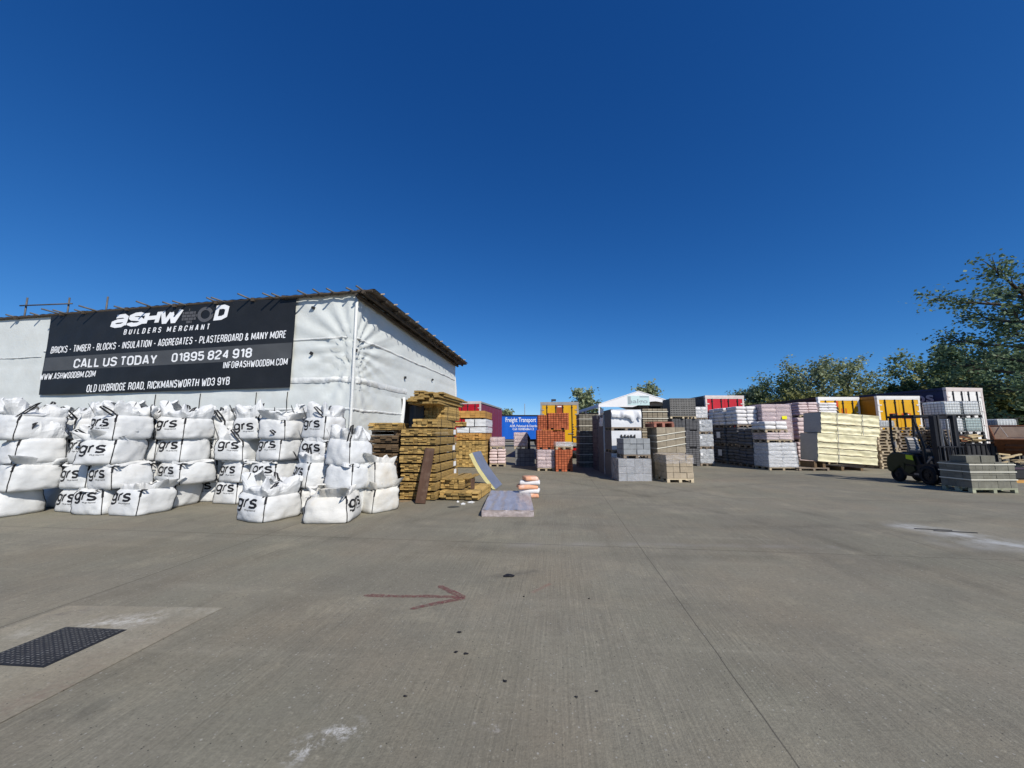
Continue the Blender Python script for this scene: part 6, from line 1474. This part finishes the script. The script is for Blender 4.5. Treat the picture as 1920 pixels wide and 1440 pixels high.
b = MB(); b.box(.05, .22, .55, .80, .30, .36); b.build('step', M_steel, fk)
for x in (.02, FW - .14): b = MB(); b.cyl((x + .06, .48, 1.75), 1, .07, .08, 14); b.build('work_lamp', M_frame, fk)
# ------------------------------------------------------------------ trees and hedges
def leaf_quads(b, c, n, spread, size, rnd, flat=.75):
    for _ in range(n):
        q = Vector((rnd.gauss(0, spread), rnd.gauss(0, spread), rnd.gauss(0, spread * flat))) + c
        a = Vector((rnd.uniform(-1, 1), rnd.uniform(-1, 1), rnd.uniform(-.6, .6))).normalized()
        e = a.cross(Vector((rnd.uniform(-1, 1), rnd.uniform(-1, 1), rnd.uniform(-1, 1)))).normalized()
        s = size * rnd.uniform(.6, 1.35); a *= s; e *= s * .62
        b.v += [tuple(q - a), tuple(q + e), tuple(q + a), tuple(q - e)]; o = len(b.v) - 4
        b.f.append((o, o + 1, o + 2, o + 3)); b.m.append(0)
def tree(name, label, x, y, h, rad, seed, leafm, barkm, trunk_f=.3, limbs=9, subs=6, twigs=5, lpt=14, lsize=.16, group=None, up=.55, tr=None, spread=.42, cat='tree', droop=0.0):
    rnd = random.Random(seed); t = thing(name, label, cat, (x, y, 0), 0, group)
    bt = MB(); bl = MB(); tr = tr or h * .022; top = Vector((rnd.uniform(-.05, .05) * h, rnd.uniform(-.05, .05) * h, h * .82))
    trunk = [Vector((0, 0, 0)).lerp(top, k / 6) + Vector((fbm(k, seed, 1), fbm(k, seed, 2), 0)) * .02 * h * (k > 0) for k in range(7)]
    bt.tube(trunk, [tr * (1 - .13 * k) for k in range(7)], 9)
    for i in range(limbs):
        f = trunk_f + (1 - trunk_f) * (i + rnd.random() * .6) / limbs; f = min(f, .98); k = f * 6; a = trunk[int(k)].lerp(trunk[min(6, int(k) + 1)], k - int(k))
        az = i * 2.4 + rnd.uniform(-.4, .4); g = math.sin(math.pi * min(1, max(.0, (f - trunk_f * .6) / (1.12 - trunk_f * .6)))) ** .6
        Ln = rad * .68 * (.55 + .5 * g) * rnd.uniform(.8, 1.12); el = up * (.3 + .9 * f)
        d = Vector((math.cos(az) * math.cos(el), math.sin(az) * math.cos(el), math.sin(el)))
        pts = [a + d * Ln * s + Vector((fbm(s * 2, i, seed), fbm(s * 2, i, seed + 3), fbm(s * 2, i, seed + 5) + .2 * s - droop * s * s)) * .14 * Ln * s for s in (0, .25, .5, .75, 1)]
        bt.tube(pts, [tr * .45 * (1 - .19 * j) for j in range(5)], 6)
        for j in range(subs):
            s = .3 + .7 * (j + rnd.random()) / subs; s = min(s, .99); p0 = pts[int(s * 4)].lerp(pts[min(4, int(s * 4) + 1)], s * 4 - int(s * 4))
            d2 = (d + Vector((rnd.uniform(-1, 1), rnd.uniform(-1, 1), rnd.uniform(-.5, .9))) * .95).normalized(); l2 = Ln * rnd.uniform(.22, .42)
            p1 = p0 + d2 * l2; bt.tube([p0, p0.lerp(p1, .5) + Vector((0, 0, .04 * l2)), p1], [tr * .14, tr * .09, tr * .04], 4, cap=False)
            for q in range(twigs):
                p2 = p0.lerp(p1, rnd.uniform(.35, 1.05)) + Vector((rnd.gauss(0, 1), rnd.gauss(0, 1), rnd.gauss(0, .8))) * l2 * .30
                leaf_quads(bl, p2, rnd.randint(int(lpt * .5), int(lpt * 1.5)), spread * rnd.uniform(.6, 1.2), lsize, rnd)
    bt.build('trunk', barkm, t, True); bl.build('crown', leafm, t)
    return t
def bush(name, label, x, y, w_, d, h, seed, leafm, n, lsize, group=None, cat='hedge', z0=.0, lumps=9):
    rnd = random.Random(seed); t = thing(name, label, cat, (x, y, 0), 0, group); b = MB()
    cs = [(Vector((rnd.uniform(-.42, .42) * w_, rnd.uniform(-.35, .35) * d, h * rnd.uniform(.25, .74))), rnd.uniform(.75, 1.2)) for _ in range(lumps)]
    for _ in range(n):
        c, s = rnd.choice(cs); v = Vector((rnd.gauss(0, 1), rnd.gauss(0, 1), rnd.gauss(0, 1))).normalized()
        q = c + Vector((v.x * w_ * .16, v.y * d * .22, v.z * h * .26)) * s * (rnd.uniform(.55, 1.08)) 
        if q.z < .02: q.z = rnd.uniform(.02, .4)
        leaf_quads(b, q, 1, .12, lsize, rnd)
    b.build('foliage', leafm, t)
    bt = MB()
    for c, s in cs[:6]: bt.tube([(c.x * .5, c.y * .5, 0), (c.x * .8, c.y * .8, c.z * .6), tuple(c)], [.09, .06, .02], 5)
    bt.build('stem', M_bark, t)
    return t
# the big tree at the right edge
D = 30.0
tree('broadleaf_tree', 'big dark broadleaf tree towering at the right edge over the skip', at(1962, D, 5), D, zat(465, D), 7.0, 3, M_leaf_big, M_bark, trunk_f=.16, limbs=27, subs=9, twigs=6, lpt=9, lsize=.145, up=.35, tr=.34, spread=.34)
tree('broadleaf_tree', 'second dark tree behind the big one, filling the gap beside the white trailer', at(1880, 38, 4), 38, zat(640, 38), 5.2, 8, M_leaf_big, M_bark, trunk_f=.12, limbs=18, subs=8, twigs=5, lpt=13, lsize=.2, up=.4, tr=.3)
TG2 = 'airy spring trees beyond the trailers'
for k, (px, yt, D, rad, lab, lm) in enumerate([
        (1522, 682, 56, 5.0, 'airy spring tree beyond the brown trailer flank, left of the paired crowns', M_leaf_far), (1598, 674, 54, 5.4, 'rounded airy spring tree above the two yellow-doored trailers', M_leaf_far),
        (1735, 676, 46, 5.4, 'airy spring tree above the navy trailer flank', M_leaf_mid), (1450, 713, 60, 4.6, 'low leafy tree in the middle of the hedge line', M_leaf_mid), (1405, 726, 62, 3.2, 'lowest pale tree at the hedge end by the red doors', M_leaf_far), (1790, 690, 44, 4.6, 'leafy tree standing between the airy trees and the big tree', M_leaf_mid)]):
    tree('spring_tree', lab, at(px, D, 8), D, zat(yt, D), rad, 31 + k * 5, lm, M_bark_pale, trunk_f=.14, limbs=19, subs=7, twigs=5, lpt=9, lsize=.19, group=TG2, up=.75, spread=.45)
for k, (px, yt, D, rad, lab) in enumerate([(1096, 733, 62, 2.9, 'small round tree just right of the yellow trailer roof'), (1208, 719, 66, 3.1, 'small round tree rising behind the marquee ridge'), (947, 769, 70, 1.6, 'tiny tree top between the maroon and blue trailers')]):
    tree('distant_tree', lab, at(px, D, 5), D, zat(yt, D), rad, 71 + k * 3, M_leaf_far, M_bark_pale, trunk_f=.2, limbs=14, subs=6, twigs=5, lpt=11, lsize=.24, group='small far trees', up=.9, spread=.45)
for k, (px, yt, D, w_, lm, lab) in enumerate([
        (1425, 742, 50, 7.5, M_leaf_hedge, 'olive hedge clump at the red trailer end of the hedge row'), (1500, 722, 50, 8.5, M_leaf_hedge, 'olive hedge clump above the brown trailer flank'), (1575, 716, 48, 8, M_leaf_hedge, 'olive hedge clump beyond the S and U trailer'),
        (1640, 722, 46, 7, M_leaf_hedge, 'olive hedge clump beyond the amber trailer flank'), (1690, 698, 38, 4.6, M_leaf_dark, 'dark evergreen bush behind the last yellow-doored trailer'), (1755, 700, 40, 6.5, M_leaf_hedge, 'tall olive hedge clump above the navy flank'), (1830, 706, 36, 6, M_leaf_hedge, 'hedge clump behind the white trailer doors'), (1905, 700, 35, 7, M_leaf_dark, 'dark bush beneath the big tree')]):
    bush('hedge_bush', lab, at(px, D, 3), D, w_ * 1.15, 3.4, zat(yt + 9, D), 91 + k, lm, 5200, .26 if D > 40 else .2, 'bushes of the boundary hedge', 'hedge', lumps=14)
